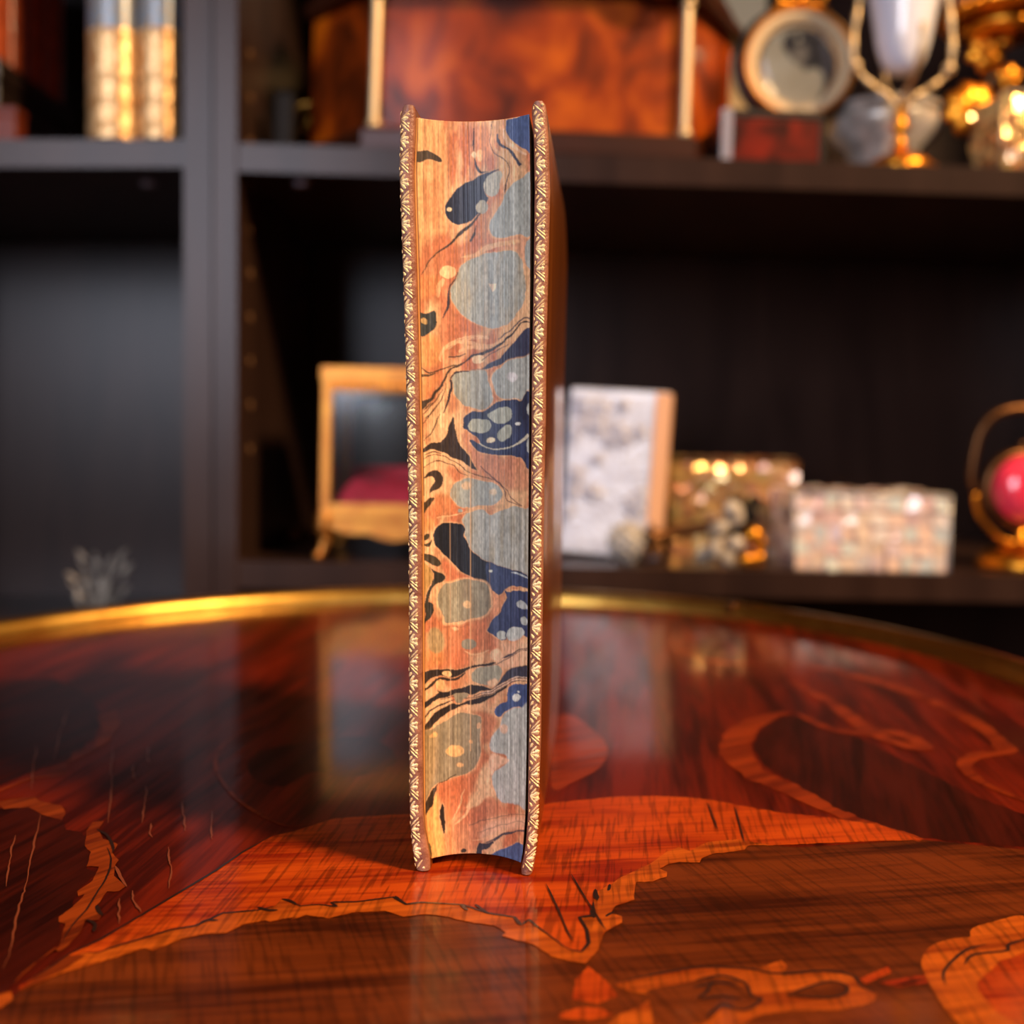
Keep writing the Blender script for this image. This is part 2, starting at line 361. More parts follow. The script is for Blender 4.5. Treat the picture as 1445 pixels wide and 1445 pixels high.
# ------------------------------------------------------------------ round marquetry table
RIM = [(0,902),(300,860),(590,847),(790,853),(1040,876),(1445,963)]
def table():
    pts = np.array([list(T(*p))[:2] for p in RIM])
    A = np.c_[2*pts, np.ones(len(pts))]; s = np.linalg.lstsq(A, (pts**2).sum(1), rcond=None)[0]
    cx, cy = s[0], s[1]; R = math.sqrt(s[2]+cx*cx+cy*cy)
    root = thing('round_table', 'round marquetry side table with red-brown lacquered top and brass rim', 'table', (cx, cy, 0))
    # --- veneers
    V = [wood('reddish brown veneer', rgb(54,7,2), rgb(108,26,6), 1.45, along=10),                          # 0 ground
         wood('orange red veneer', rgb(130,30,4), rgb(190,72,14), 0.10, along=12, hatch=0.45, hang=1.45),      # 1 bright wedge
         wood('light orange inlay', rgb(132,50,9), rgb(190,88,20), 0.2, along=16, hatch=0.4, hang=1.5),      # 2 pale inlay
         wood('dark brown veneer', rgb(56,17,3), rgb(108,45,12), 0.12, along=9, hatch=0.35, hang=1.9),         # 3 front ground
         wood('deep brown veneer', rgb(34,5,2), rgb(66,15,5), 1.3, along=12),                                 # 4 dark leaves
         wood('muted red inlay', rgb(94,25,5), rgb(138,48,12), 0.5, along=14),                                # 5 distant inlay
         mat('engraved black line', rgb(34,10,4), rough=0.5, coat=1.0, coat_rough=0.05),                        # 6
         mat('pale lacquer crack', rgb(128,62,36), rough=0.35, coat=0.5),                                      # 7
         wood('russet leaf inlay', rgb(94,30,7), rgb(144,58,14), 0.9, along=16, hatch=0.2, hang=0.9)]         # 8
    mb = MB(); mb.M = Matrix.Translation((0,0,TZ))
    n = 128
    ringp = [(R*1.004*math.cos(2*PI*i/n), R*1.004*math.sin(2*PI*i/n)) for i in range(n)]
    mb.add([(x,y,0) for x,y in ringp]+[(x,y,-0.018) for x,y in ringp],
           [tuple(range(n))]+[(i,n+i,n+(i+1)%n,(i+1)%n) for i in range(n)]+[tuple(range(2*n-1,n-1,-1))], 0)
    def loc(p):
        q = T(*p); return (q.x-cx, q.y-cy)
    def jag(pp, amp, step=5.0, closed=True):
        out = []; m = len(pp)
        for i in range(m if closed else m-1):
            a = np.array(pp[i], float); c = np.array(pp[(i+1)%m], float)
            k = max(1, int(np.hypot(*(c-a))/step))
            for j in range(k):
                q = a+(c-a)*j/k
                if amp: q = q + np.array([mnoise.noise(Vector((q[0]*.11,q[1]*.17,3.1))), mnoise.noise(Vector((q[0]*.11,q[1]*.17,9.7)))*.6])*amp
                out.append(q)
        if not closed: out.append(np.array(pp[-1], float))
        return out
    lim = R*1.0; cnt = [0]
    def poly(pp, mi, layer, amp=1.5, smooth=False, clip=True):
        if smooth: pp = catmull(pp, 5, True)
        q = [loc(p) for p in jag(pp, amp)]
        q2 = []
        for x, y in q:
            r = math.hypot(x, y)
            if r > lim: x, y = x*lim/r, y*lim/r
            if not q2 or math.hypot(x-q2[-1][0], y-q2[-1][1]) > 2e-5: q2.append((x, y))
        z = layer*0.00005
        vs = [Vector((x,y,z)) for x,y in q2]
        tr = tessellate_polygon([vs])
        fs = []
        for a,b_,c in tr:
            A_,B_,C_ = vs[a],vs[b_],vs[c]
            if (B_-A_).cross(C_-A_).z < 0: a,c = c,a
            fs.append((a,b_,c))
        mb.add(vs, fs, mi)
    def ribbon(pp, w, mi, layer, amp=0.8, smooth=True):
        # w: widths in metres on the table, tapered at both ends unless a list
        if smooth: pp = catmull(pp, 6)
        pp = jag(pp, amp, 4.0, False)
        q = [Vector(loc(p)) for p in pp]
        L = [0.0]
        for i in range(1, len(q)): L.append(L[-1]+(q[i]-q[i-1]).length)
        cnt[0] += 1; vs = []; z = layer*0.00005+cnt[0]*0.0000004
        for i, p in enumerate(q):
            t = (q[min(i+1,len(q)-1)]-q[max(i-1,0)])
            if t.length < 1e-9: t = Vector((1,0))
            t.normalize(); nn = Vector((-t.y,t.x)); u = L[i]/max(L[-1],1e-9)
            if isinstance(w, (list,tuple)): ww = float(np.interp(u, np.linspace(0,1,len(w)), w))
            else: ww = w*(0.25+0.75*min(1, 6*u, 6*(1-u)))
            ww *= 1+0.35*mnoise.noise(Vector((p.x*160,p.y*160,layer)))
            z += 2e-7; vs += [(p.x+nn.x*ww/2,p.y+nn.y*ww/2,z),(p.x-nn.x*ww/2,p.y-nn.y*ww/2,z)]
        mb.add(vs, [(2*i+1,2*i+3,2*i+2,2*i) for i in range(len(q)-1)], mi)
    def c3(pp): return [(x/2.408, 950+y/2.408) for x,y in pp]           # crops the outlines were read from
    def c5(pp): return [(x/3.44, 1000+y/3.44) for x,y in pp]
    def c6(pp): return [(380+x/3.44, 1150+y/3.44) for x,y in pp]
    def c4(pp): return [(500+x/2.408, 1150+y/2.408) for x,y in pp]
    def c7(pp): return [(780+x/4.25, 1000+y/4.25) for x,y in pp]
    def cb(pp): return [(780+x/2.173, 830+y/2.173) for x,y in pp]
    def c8(pp): return [(780+x/2.173, 1300+y/2.173) for x,y in pp]
    low = c5([(90,1372),(300,1290),(560,1212),(700,1165),(740,1180),(880,1120),(1010,1095),(1100,1092),(1180,1050),(1290,1030),(1310,1038),(1445,1012)]) + \
          c6([(100,512),(180,490),(290,505),(400,478),(560,470),(600,480),(650,497),(760,486),(850,496),(930,515),(1000,528),(1090,540),(1150,575),(1130,592),(1200,612),(1280,630),(1370,690),(1445,712)]) + \
          c4([(785,506),(830,460),(850,400),(910,368),(908,348),(872,336),(885,312),(950,290)]) + \
          c7([(490,1105),(500,1045),(600,1040),(680,1010),(685,985),(640,965),(700,935),(760,925),(880,925),(892,900),(960,875),(1150,852),(1170,825),(1310,822)])
    top_edge = cb([(1130,772),(1000,728),(850,705),(700,690),(560,665),(480,650),(400,642),(300,638),(190,640),(100,650),(0,660)]) + \
               [(720,1150),(640,1150),(560,1150),(470,1156),(420,1172)] + c5([(1320,622),(1180,700),(1050,790),(900,880),(680,1012),(480,1130),(340,1195),(220,1280),(100,1345)])
    # front ground: everything nearer than the wedge
    poly([(2,1424)]+low+[(1130,1196),(1220,1190),(1300,1185),(1700,1225),(1750,1500),(1400,1900),(500,1900),(-400,1700),(-300,1440)], 3, 1, 0.6)
    # dark areas to the left
    D1 = c5([(-500,470),(0,485),(150,480),(210,520),(310,548),(320,590),(400,600),(415,660),(440,700),(420,780),(470,800),(370,890),(350,960),(290,1020),(300,1120),(65,1335),(0,1420),(-500,1500)])
    poly(D1, 4, 2, 2)
    poly(c5([(-500,440),(0,375),(100,330),(240,280),(350,235),(450,150),(500,60),(440,-60),(250,-150),(-500,-120)]), 4, 1, 3)
    # centre medallion
    md = [(305,1085),(312,1055),(345,1031),(395,1013),(470,1003),(560,998),(660,998),(740,1003),(800,1012),(842,1033),(860,1060),(846,1085),(812,1105),(770,1130),(700,1150),(560,1160),(440,1163),(403,1166),(360,1146),(328,1122)]
    poly(md, 0, 2, 1, True)
    ribbon(md[-4:]+md[:4], 0.0012, 5, 4)
    poly([(350,1080),(370,1060),(430,1048),(520,1040),(560,1075),(500,1098),(440,1090),(400,1110),(360,1100)], 4, 3, 4, True)
    poly([(790,1010),(840,1033),(858,1060),(845,1085),(812,1103),(778,1110)], 5, 3, 1, True)
    # bright wedge and its pale lower border
    poly([(26,1399)]+low+top_edge, 1, 3, 1.6)
    inner = c5([(400,1192),(480,1190),(560,1160),(680,1125),(830,1080),(950,1060),(1010,1032),(1080,1000),(1250,985),(1330,965)]) + \
            c6([(60,415),(150,447),(240,440),(330,452),(300,430),(420,428),(600,405),(665,440),(740,430),(940,442),(1060,482),(1110,490),(1190,502),(1225,540),(1260,515),(1330,570),(1445,655)]) + \
            c4([(772,470),(797,440),(790,395),(765,352),(815,345),(812,300),(825,262),(870,240),(905,215),(960,190),(1010,165),(1060,130),(1100,112),(1140,125),(1200,95),(1300,85)])
    poly([(28,1398)]+low+inner[::-1], 2, 4, 1.6)
    ribbon(inner[:10], 0.0007, 6, 6, 0.6, False); ribbon(inner[10:27], 0.0006, 6, 6, 0.6, False); ribbon(inner[26:33], 0.0008, 6, 6, 0.4, False)
    for pp in (c6([(930,440),(950,460),(965,470)]), c6([(1000,440),(1040,470),(1060,482)]), c6([(1190,500),(1205,525),(1220,542)]), c6([(610,400),(640,425),(665,440)]),
               c4([(820,260),(818,280),(828,295)]), c4([(868,240),(866,255),(862,262)]), c4([(855,350),(870,340),(885,335)]), c7([(230,1215),(240,1240),(250,1265)]),
               c7([(255,1090),(260,1120),(275,1150)]), c5([(970,1050),(1000,1035),(1060,1035)]), c5([(1370,930),(1410,940),(1440,960)]), c5([(1250,970),(1300,985),(1350,985)])):
        ribbon(pp, 0.0007, 6, 7, 0.2)
    # long cracks across the wedge
    for pp in (c7([(-40,1060),(40,1230),(90,1350),(130,1410)]), c7([(110,1000),(180,1120),(250,1230),(320,1340)]), c7([(930,570),(960,660),(990,730)]), c7([(1090,590),(1130,740),(1150,810)])):
        ribbon(pp, 0.0004, 6, 8, 0.3)
    # edge of the wedge
    ribbon(top_edge[-9:], 0.0007, 6, 6, 0.3, False)
    # left leaf
    leaf = c5([(65,1340),(110,1285),(180,1232),(270,1160),(280,1185),(300,1180),(340,1140),(400,1082),(412,1032),(480,1030),(492,1000),(470,960),(520,892),(580,890),(610,865),(555,815),(560,760),(575,740),(545,705),(575,660),(500,635),(480,590),(505,550),(450,555),(420,600),(412,670),(440,700),(422,770),(480,770),(450,840),(375,890),(380,915),(412,905),(350,968),(285,1015),(285,1040),(318,1050),(300,1100),(285,1160),(190,1225)])
    poly(leaf, 8, 4, 2.0)
    ribbon(c5([(300,1140),(350,1060),(420,980),(470,900),(520,820),(540,740),(520,680)]), 0.0004, 6, 6)
    ribbon(c5([(470,590),(520,620),(550,680),(545,705)]), 0.0007, 6, 6); ribbon(c5([(560,770),(590,830),(615,870)]), 0.0006, 7, 6)
    ribbon(c5([(470,960),(480,990),(500,1010)]), 0.0008, 6, 6); ribbon(c5([(420,1030),(460,1050),(455,1090)]), 0.0008, 6, 6)
    poly(c5([(100,1372),(220,1268),(330,1205),(420,1200),(300,1280),(200,1330)]), 8, 5, 0.8)
    # upper left spray
    poly(c5([(-20,400),(60,370),(160,330),(250,288),(340,252),(350,215),(450,190),(500,110),(470,40),(560,0),(590,70),(540,150),(480,200),(400,235),(330,275),(320,330),(160,340),(0,405)]), 5, 3, 1.5)
    poly(c5([(-20,455),(60,440),(170,430),(190,450),(300,475),(320,510),(300,545),(200,515),(140,480),(20,490)]), 8, 3, 1)
    poly(c5([(0,410),(160,345),(300,330),(330,280),(420,240),(460,560),(400,600),(320,590),(310,545),(325,490),(200,450),(170,430),(0,440)]), 0, 2, 2)
    # pale lacquer cracks on the left
    for pp in ([(200,520),(170,640),(145,760),(125,860),(95,960),(70,1080),(50,1180),(15,1270)], [(330,0),(290,130),(265,250)], [(180,180),(160,300),(155,400)], [(545,190),(540,300),(540,400),(525,560)],
               [(650,280),(645,320),(660,350)], [(720,190),(715,240),(725,270)], [(710,380),(705,450),(690,560)], [(890,450),(890,520),(900,600)], [(820,680),(820,740),(830,800),(820,880)], [(640,890),(655,950),(685,995)],
               [(75,620),(50,720),(30,870)], [(1030,500),(1025,600),(1030,640)], [(580,930),(575,1000),(580,1050)], [(735,560),(730,600),(740,630)]):
        ribbon(c5(pp), [0.0001,0.0005,0.0002,0.0005,0.0001], 7, 6, 3.0)
    # far right scrolls
    ribbon(cb([(1130,772),(1000,735),(900,700),(800,655),(700,605),(620,570),(570,520),(560,480),(590,430),(650,400),(720,380)]), [0.003,0.005,0.007,0.009,0.010,0.010,0.008,0.003], 5, 2, 3)
    poly(cb([(1130,765),(960,715),(850,670),(740,600),(650,545),(612,490),(625,450),(665,405),(760,385),(900,440),(1100,540),(1300,640),(1460,700),(1600,760),(1500,800)]), 4, 1, 3)
    ribbon(cb([(660,150),(560,140),(430,150),(385,180),(430,212),(560,232),(700,232),(850,252),(1000,290),(1120,330),(1230,380),(1320,430),(1375,480),(1385,505),(1300,515),(1262,545),(1305,590),(1400,635),(1470,660)]), 0.0062, 5, 3)
    ribbon(cb([(725,280),(790,320),(850,350),(950,425),(1010,458),(1100,488),(1140,488),(1085,455),(1010,440),(940,445),(860,435),(800,412),(750,385)]), 0.006, 5, 3)
    # the light flower at the front right
    fl = c8([(185,195),(300,168),(430,147),(540,140),(620,150),(700,120),(720,140),(700,170),(830,157),(915,168),(945,205),(995,222),(985,250),(880,275),(740,275),(640,288),(560,330),(470,420),(300,430),(200,420),(150,370),(185,300),(260,265),(300,240),(290,225),(240,220)])
    poly(fl, 2, 3, 2.0)
    poly(c8([(290,215),(420,190),(480,175),(560,185),(605,220),(635,245),(590,277),(520,268),(480,310),(400,330),(310,320),(300,260)]), 3, 5, 1)
    for pp in ([(440,185),(520,172),(590,195),(610,235),(640,245),(590,278),(520,262)], [(430,210),(500,195),(560,205)], [(450,245),(520,235),(580,245)], [(470,300),(520,262),(560,275)], [(490,190),(470,225),(440,240)]):
        ribbon(c8(pp), 0.0006, 6, 7, 0.3)
    dp = [(720,230),(780,208),(850,190),(898,202),(900,225),(850,240),(745,236)]
    poly(c8(dp), 3, 5, 0.3, True); ribbon(c8(dp+[(720,230)]), 0.0005, 6, 7, 0.2)
    ribbon(c8([(185,195),(430,147),(600,150),(690,165),(830,157),(920,170),(945,205),(990,225)]), 0.0005, 6, 6, 0.2)
    poly(c8([(940,180),(1030,140),(1040,160),(960,195)]), 1, 4, 0.5); poly(c8([(1040,200),(1110,180),(1150,180),(1080,200)]), 4, 4, 0.5)
    poly(c8([(1000,190),(1110,170),(1190,165),(1190,185),(1060,205)]), 1, 3, 1.5)
    # the big scroll at the right
    sc = c8([(1500,15),(1440,28),(1385,48),(1345,82),(1285,95),(1235,130),(1220,175),(1240,225),(1290,285),(1330,320),(1370,370)])
    ribbon(sc, [0.0095]*8, 2, 4, 1.5)
    poly(c8([(1500,40),(1440,60),(1395,95),(1330,105),(1265,140),(1255,185),(1280,230),(1330,290),(1370,340),(1600,420),(1700,100)]), 1, 3, 0.8)
    ribbon(c8([(1470,55),(1400,75),(1390,95),(1290,108),(1262,140)]), 0.0006, 6, 6, 0.2)
    ribbon(c8([(1330,75),(1270,92),(1222,130),(1198,165),(1205,200)]), 0.0006, 6, 6, 0.2)
    # scraps at the bottom left and centre
    poly(c8([(20,285),(90,265),(150,270),(190,290),(120,305),(20,300)]), 1, 3, 0.8); poly(c8([(70,180),(110,140),(160,180),(200,230),(140,255),(60,240)]), 1, 2, 2)
    poly([(0,1404),(16,1400),(18,1412),(0,1425),(-40,1420)], 2, 4, 1)
    mb.build('tabletop', V, root)
    # --- brass rim: raised lip, rounded, with a skirt round the edge
    m2 = MB(); m2.M = Matrix.Translation((0,0,TZ))
    prof = [(R-0.001,-0.001),(R,0.0035),(R+0.0012,0.0062),(R+0.0035,0.0076),(R+0.0065,0.0078),(R+0.0092,0.0066),(R+0.0105,0.004),(R+0.0105,0.0015),
            (R+0.0092,0.0),(R+0.0088,-0.006),(R+0.0100,-0.009),(R+0.0100,-0.016),(R+0.0085,-0.019),(R-0.001,-0.019)]
    m2.lathe(prof, 160, 0, close=True)
    rim = m2.build('brass_rim', M['brass'], root, True, 40)
    # joint in the rim
    j = MB(); q = T(1046, 868); a = math.atan2(q.y-cy, q.x-cx)
    j.M = Matrix.Translation((0,0,TZ)) @ Matrix.Rotation(a, 4, 'Z')
    j.box((R-0.0005,-0.0022,0.001),(R+0.0109,0.0022,0.0081), 0, 0.0008); j.build('rim_joint', M['bronze'], rim)
    m3 = MB(); m3.lathe([(R-0.035,TZ-0.075),(R-0.02,TZ-0.075),(R-0.012,TZ-0.019),(R-0.035,TZ-0.019)], 96, 0, close=True)
    m3.build('apron', V[0], root, True, 40)
    for k in range(4):
        a = PI/4+k*PI/2; m4 = MB()
        path = []; rad = []
        for i in range(14):
            u = i/13; rr = (R-0.03) - 0.018*math.sin(PI*min(u*1.4,1)) + 0.012*math.sin(PI*max(0,(u-.5)*2)) + 0.012*u
            path.append((rr*math.cos(a), rr*math.sin(a), (TZ-0.03)*(1-u)+0.006*u)); rad.append(0.018*(1-u)+0.008*u+0.006*math.exp(-((u-.12)/.1)**2))
        m4.tube(path, rad, 12); m4.build('leg', V[0], root, True)
    return cx, cy, R
TABLE = table()

# ------------------------------------------------------------------ the book
TH = math.radians(5.2)
BZ = TZ + 0.0004
Y0 = CH*FPX/614.0
X0 = (668-CX)/FPX*Y0
AX = Vector((math.sin(TH), math.cos(TH), 0)); TX = Vector((math.cos(TH), -math.sin(TH), 0))
def B(s, r, z): return Vector((X0, Y0, 0)) + TX*s + AX*r + Vector((0,0,z))
def s_of(px, r=0.0):
    u = (px-CX)/FPX
    x0 = X0 + math.sin(TH)*r; y0 = Y0 + math.cos(TH)*r
    return (u*y0 - x0)/(math.cos(TH)+u*math.sin(TH))
def z_of(py): return CZ + (HOR-py)*Y0/FPX
DEP = 0.104
LB = [(146,569,583),(150,566.5,584.5),(158,564,585.5),(240,562.5,582.5),(400,568,587),(500,571,589),(600,573,591),(700,575,593.5),(870,576,594.5),(1050,576,595),(1150,577,596),(1180,578.5,598.5),(1205,581,603),(1222,583.5,606),(1234,587,606)]
RB = [(144,754,766),(148,751,769.5),(157,750,771),(200,753,774),(270,754,776),(400,752.5,773),(500,750.5,770.5),(590,749.5,770),(700,748.5,767.5),(870,747.5,765.5),(1050,745.5,763),(1150,744.5,759.5),(1190,742,757),(1215,738,754.5),(1228,735,752.5),(1235,735.5,750)]
TL = [(164,586.3),(240,584.3),(400,588.8),(500,590.8),(600,592.8),(700,595),(870,596),(1050,596.5),(1150,597.5),(1190,601),(1213,606)]
TR = [(164,746.8),(270,748.4),(400,748),(500,747),(600,746.5),(700,746),(870,744.5),(1050,743),(1150,741),(1200,737.5),(1213,735)]
def prof_at(tab, py, c): return float(np.interp(py, [t[0] for t in tab], [t[c] for t in tab]))

def paint_fore_edge(X, Y):
    """marbled colours for the page edges, X/Y: where each vertex shows in the photograph"""
    nv, nu = X.shape
    def vnoise(sx, sy, seed, oct=3):
        r = np.random.RandomState(seed); out = np.zeros_like(X); amp = 1.0; tot = 0
        for o in range(oct):
            gw = int(400/sx)+4; gh = int(1200/sy)+4
            G = r.rand(gh, gw); fx = (X-540)/sx; fy = (Y-100)/sy
            ix = np.clip(fx.astype(int),0,gw-2); iy = np.clip(fy.astype(int),0,gh-2); tx = fx-ix; ty = fy-iy
            tx = tx*tx*(3-2*tx); ty = ty*ty*(3-2*ty)
            v = (G[iy,ix]*(1-tx)+G[iy,ix+1]*tx)*(1-ty)+(G[iy+1,ix]*(1-tx)+G[iy+1,ix+1]*tx)*ty
            out += v*amp; tot += amp; amp *= .5; sx = max(sx/2,1.0); sy = max(sy/2,1.0)
        return out/tot
    wx = X + (vnoise(14,14,1)-.5)*5; wy = Y + (vnoise(14,14,2)-.5)*5          # slightly ragged outlines
    c = lambda r,g,b_: np.array([s2l(r),s2l(g),s2l(b_)])
    Rr, Ll, Gg, Nn, Cc, Bb, Oo = c(204,94,56), c(238,164,112), c(168,166,156), c(38,38,52), c(244,208,160), c(74,92,138), c(176,134,76)
    n = vnoise(26,70,3,4); n2 = vnoise(9,26,4,3)
    t = np.clip((n*.7+n2*.3-.38)*5.0,0,1)[...,None]
    C = Rr*(1-t)+Ll*t
    def inside(pts, ax, ay):
        P = np.array(pts); res = np.zeros(X.shape, bool)
        x0,y0 = P.min(0)-2; x1,y1 = P.max(0)+2
        rows = np.where((ay.max(1)>=y0)&(ay.min(1)<=y1))[0]
        if len(rows)==0: return res
        a,b_ = rows[0],rows[-1]+1; px = ax[a:b_]; py = ay[a:b_]; r = np.zeros(px.shape,bool); j = len(P)-1
        for i in range(len(P)):
            xi,yi = P[i]; xj,yj = P[j]
            if yi!=yj: r ^= ((yi>py)!=(yj>py)) & (px < (xj-xi)*(py-yi)/(yj-yi)+xi)
            j = i
        res[a:b_] = r; return res
    def soft(m, k=1):
        m = m.astype(float)
        for _ in range(k):
            p = np.pad(m,1,mode='edge'); m = (p[:-2,1:-1]+p[2:,1:-1]+p[1:-1,:-2]+p[1:-1,2:]+2*p[1:-1,1:-1])/6
        return m
    OFF = {'A':150,'B':330,'C':510,'D':690,'E':870,'F':1050}
    def tr(k, pts): return [(580+x/8.028, OFF[k]+y/8.028) for x,y in pts]
    def lay(a, col, vein=0.0, col2=None):
        nonlocal C
        cc = col
        if col2 is not None:
            q = np.clip((vnoise(7,40,17,3)-.35)*2.2,0,1)[...,None]; cc = col*(1-q)+col2*q
        C = C*(1-a[...,None]) + cc*a[...,None]
    def poly(k, pts, col, halo=0.0, sm=True, k2=1, col2=None, a=1.0):
        p = tr(k, pts); p = catmull(p,5,True) if sm else p
        if halo:
            q = np.array(p); ctr = q.mean(0); s_ = np.maximum(np.abs(q-ctr).max(0),3); h = ctr+(q-ctr)*(1+halo/s_)
            lay(soft(inside(h,wx,wy),3)*.75, Ll)
        lay(soft(inside(p,wx,wy),k2 if k2<5 else k2*5)*a, col, col2=col2)
    def oval(k, cx, cy, rx, ry, col, rot=0, k2=1, col2=None, a=1.0, halo=0):
        pts = [(cx+rx*math.cos(t_)*math.cos(rot)-ry*math.sin(t_)*math.sin(rot), cy+rx*math.cos(t_)*math.sin(rot)+ry*math.sin(t_)*math.cos(rot)) for t_ in np.linspace(0,2*PI,14)[:-1]]
        poly(k, pts, col, halo, True, k2, col2, a)
    def line(k, pts, w, col, a=1.0):
        p = catmull(tr(k,pts),6); m = len(p); ws = w if isinstance(w,(list,tuple)) else [w*.5,w,w,w*.5]
        Lf=[];Rf=[]
        for i in range(m):
            d = p[min(i+1,m-1)]-p[max(i-1,0)]; l = math.hypot(*d) or 1; nn = np.array([-d[1],d[0]])/l
            hw = max(float(np.interp(i/(m-1),np.linspace(0,1,len(ws)),ws))/8.028,1.0)/2
            Lf.append(p[i]+nn*hw); Rf.append(p[i]-nn*hw)
        lay(soft(inside(Lf+Rf[::-1],wx,wy),1)*a, col)
    # broad red drifts, with the warm light on the left painted in
    poly('A', [(60,150),(340,180),(420,600),(380,1000),(420,1400),(240,1445),(60,1500)], c(240,150,84), k2=9, a=.55)
    poly('A', [(120,850),(300,880),(330,1200),(300,1380),(200,1330),(130,1150)], c(214,104,52), k2=8, a=.6)
    poly('A', [(700,240),(880,240),(900,500),(960,600),(900,660),(760,620),(720,480)], Rr, k2=6, a=.7)
    poly('A', [(780,1300),(880,1100),(900,1300),(960,1500),(800,1580),(560,1650),(560,1550),(760,1450)], Rr, k2=6, a=.7)
    poly('B', [(300,220),(560,120),(800,60),(860,140),(660,230),(560,340),(520,420),(440,360),(330,380),(200,500),(120,460)], Rr, k2=7, a=.8)
    poly('B', [(110,480),(330,500),(330,640),(240,700),(110,740)], c(224,112,50), k2=7, a=.8)
    poly('B', [(380,760),(460,760),(540,900),(680,1000),(860,1080),(640,1120),(480,1150),(400,1280),(300,1240),(320,1000)], Rr, k2=7, a=.85)
    poly('B', [(1000,60),(1300,20),(1300,400),(1230,260),(1100,180),(980,180)], c(222,130,104), k2=6, a=.7)
    poly('B', [(120,1140),(260,1140),(330,1250),(340,1440),(200,1520),(120,1500)], c(232,128,56), k2=7, a=.8)
    poly('C', [(120,180),(280,170),(360,140),(250,330),(120,440)], c(226,114,50), k2=6, a=.85)
    poly('C', [(440,380),(530,390),(540,500),(480,590),(430,560)], Rr, k2=6, a=.8)
    poly('C', [(560,800),(680,860),(660,920),(760,1020),(1000,1070),(1200,1080),(1320,1180),(1340,1445),(1100,1445),(900,1300),(760,1180),(640,1000)], c(216,118,86), k2=6, a=.8)
    poly('C', [(400,1180),(560,1230),(620,1300),(540,1380),(480,1370),(420,1270)], Rr, k2=5, a=.9)
    poly('D', [(280,60),(440,60),(520,190),(520,270),(300,320),(160,300),(220,200)], c(216,98,44), k2=7, a=.85)
    poly('D', [(150,340),(280,340),(240,440),(160,500)], c(232,128,46), k2=6, a=.8)
    poly('D', [(350,760),(480,870),(600,970),(700,1010),(600,1030),(400,1060),(390,980),(340,900)], c(212,84,44), k2=5, a=.9)
    poly('D', [(900,1180),(1000,1200),(1050,1210),(1060,1260),(1000,1420),(880,1445),(900,1300)], c(226,124,80), k2=6, a=.8)
    poly('E', [(300,60),(560,90),(860,60),(900,330),(880,400),(700,430),(680,550),(400,580),(180,600),(300,420),(380,280)], c(212,92,46), k2=8, a=.85)
    poly('E', [(150,400),(300,330),(380,500),(200,600),(150,640)], c(226,116,44), k2=6, a=.8)
    poly('E', [(450,700),(640,640),(700,760),(520,790),(400,790),(400,720)], c(214,112,62), k2=6, a=.8)
    poly('E', [(680,1070),(860,1090),(960,1150),(980,1240),(920,1320),(880,1445),(780,1445),(800,1290),(780,1180)], Rr, k2=5, a=.9)
    poly('F', [(780,0),(860,100),(900,160),(820,260),(740,430),(680,560),(600,700),(480,850),(390,880),(380,700),(300,600),(310,460),(480,390),(640,350),(760,220)], c(208,88,44), k2=5, a=.92)
    poly('F', [(390,600),(480,880),(500,1280),(390,1280),(380,1000)], c(222,116,60), k2=6, a=.8)
    poly('F', [(140,820),(290,560),(320,700),(330,900),(370,1040),(380,1280),(220,1290),(150,1100)], c(244,150,54), k2=5, a=.92)  # yellow zone at the left: warm light painted into the page edges
    poly('F', [(500,900),(640,720),(820,640),(940,600),(1010,680),(1100,760),(900,840),(660,900),(560,1000)], c(206,96,60), k2=7, a=.85)
    poly('F', [(500,920),(900,860),(1100,830),(1000,960),(740,1060),(740,1200),(560,1200)], c(214,116,78), k2=7, a=.8)
    poly('F', [(900,880),(1310,830),(1310,980),(1200,960),(1000,1020),(780,1090)], c(232,164,126), k2=6, a=.8)
    # ---- A
    poly('A', [(65,515),(130,510),(200,497),(260,525),(310,565),(342,600),(335,632),(290,625),(230,600),(170,605),(120,630),(62,632)], c(70,50,44), 1)
    line('A', [(715,250),(710,330),(705,420),(708,510)], 18, Nn); line('A', [(710,590),(735,660),(775,742),(850,745),(920,730),(990,700)], [12,26,26,18,22], Nn)
    oval('A', 712,550,30,30, Cc); oval('A', 780,560,40,60, Ll, k2=3)
    line('A', [(925,170),(905,300),(893,420),(920,500),(960,550),(1020,570),(1070,600),(1110,660),(1115,740),(1090,850),(1060,980)], [8,8,9,10,8,8,18], c(80,60,56))
    line('A', [(975,300),(980,390),(1010,450),(1080,475),(1140,520),(1200,600),(1245,665)], [10,26,26,28,30,34], c(66,66,84))
    line('A', [(930,300),(940,470),(1000,530),(1090,560),(1150,640),(1150,760)], 34, Ll, .7); line('A', [(1050,250),(1060,380),(1150,450),(1300,540)], 40, c(244,186,150), .7)
    poly('A', [(1085,150),(1068,230),(1080,310),(1130,370),(1200,430),(1290,480),(1350,500),(1350,100),(1250,115),(1150,132)], Bb, 2)
    poly('A', [(1360,790),(1250,820),(1180,860),(1110,930),(1060,1000),(1020,1100),(980,1160),(950,1230),(905,1300),(905,1400),(940,1470),(1050,1485),(1200,1455),(1360,1430)], Gg, 3)
    poly('A', [(985,700),(900,735),(800,775),(700,830),(600,865),(530,930),(450,1020),(395,1110),(385,1190),(410,1270),(460,1320),(530,1345),(600,1335),(680,1300),(740,1240),(780,1200),(850,1100),(880,1040),(850,1000),(830,900),(900,780)], c(40,44,66), 2)
    poly('A', [(1000,720),(1040,770),(1020,850),(1000,950),(970,1010),(900,1020),(840,970),(828,890),(860,800),(920,750)], c(184,170,146)); oval('A', 795,1145,68,75, c(184,170,146)); oval('A', 437,1168,32,22, Cc)
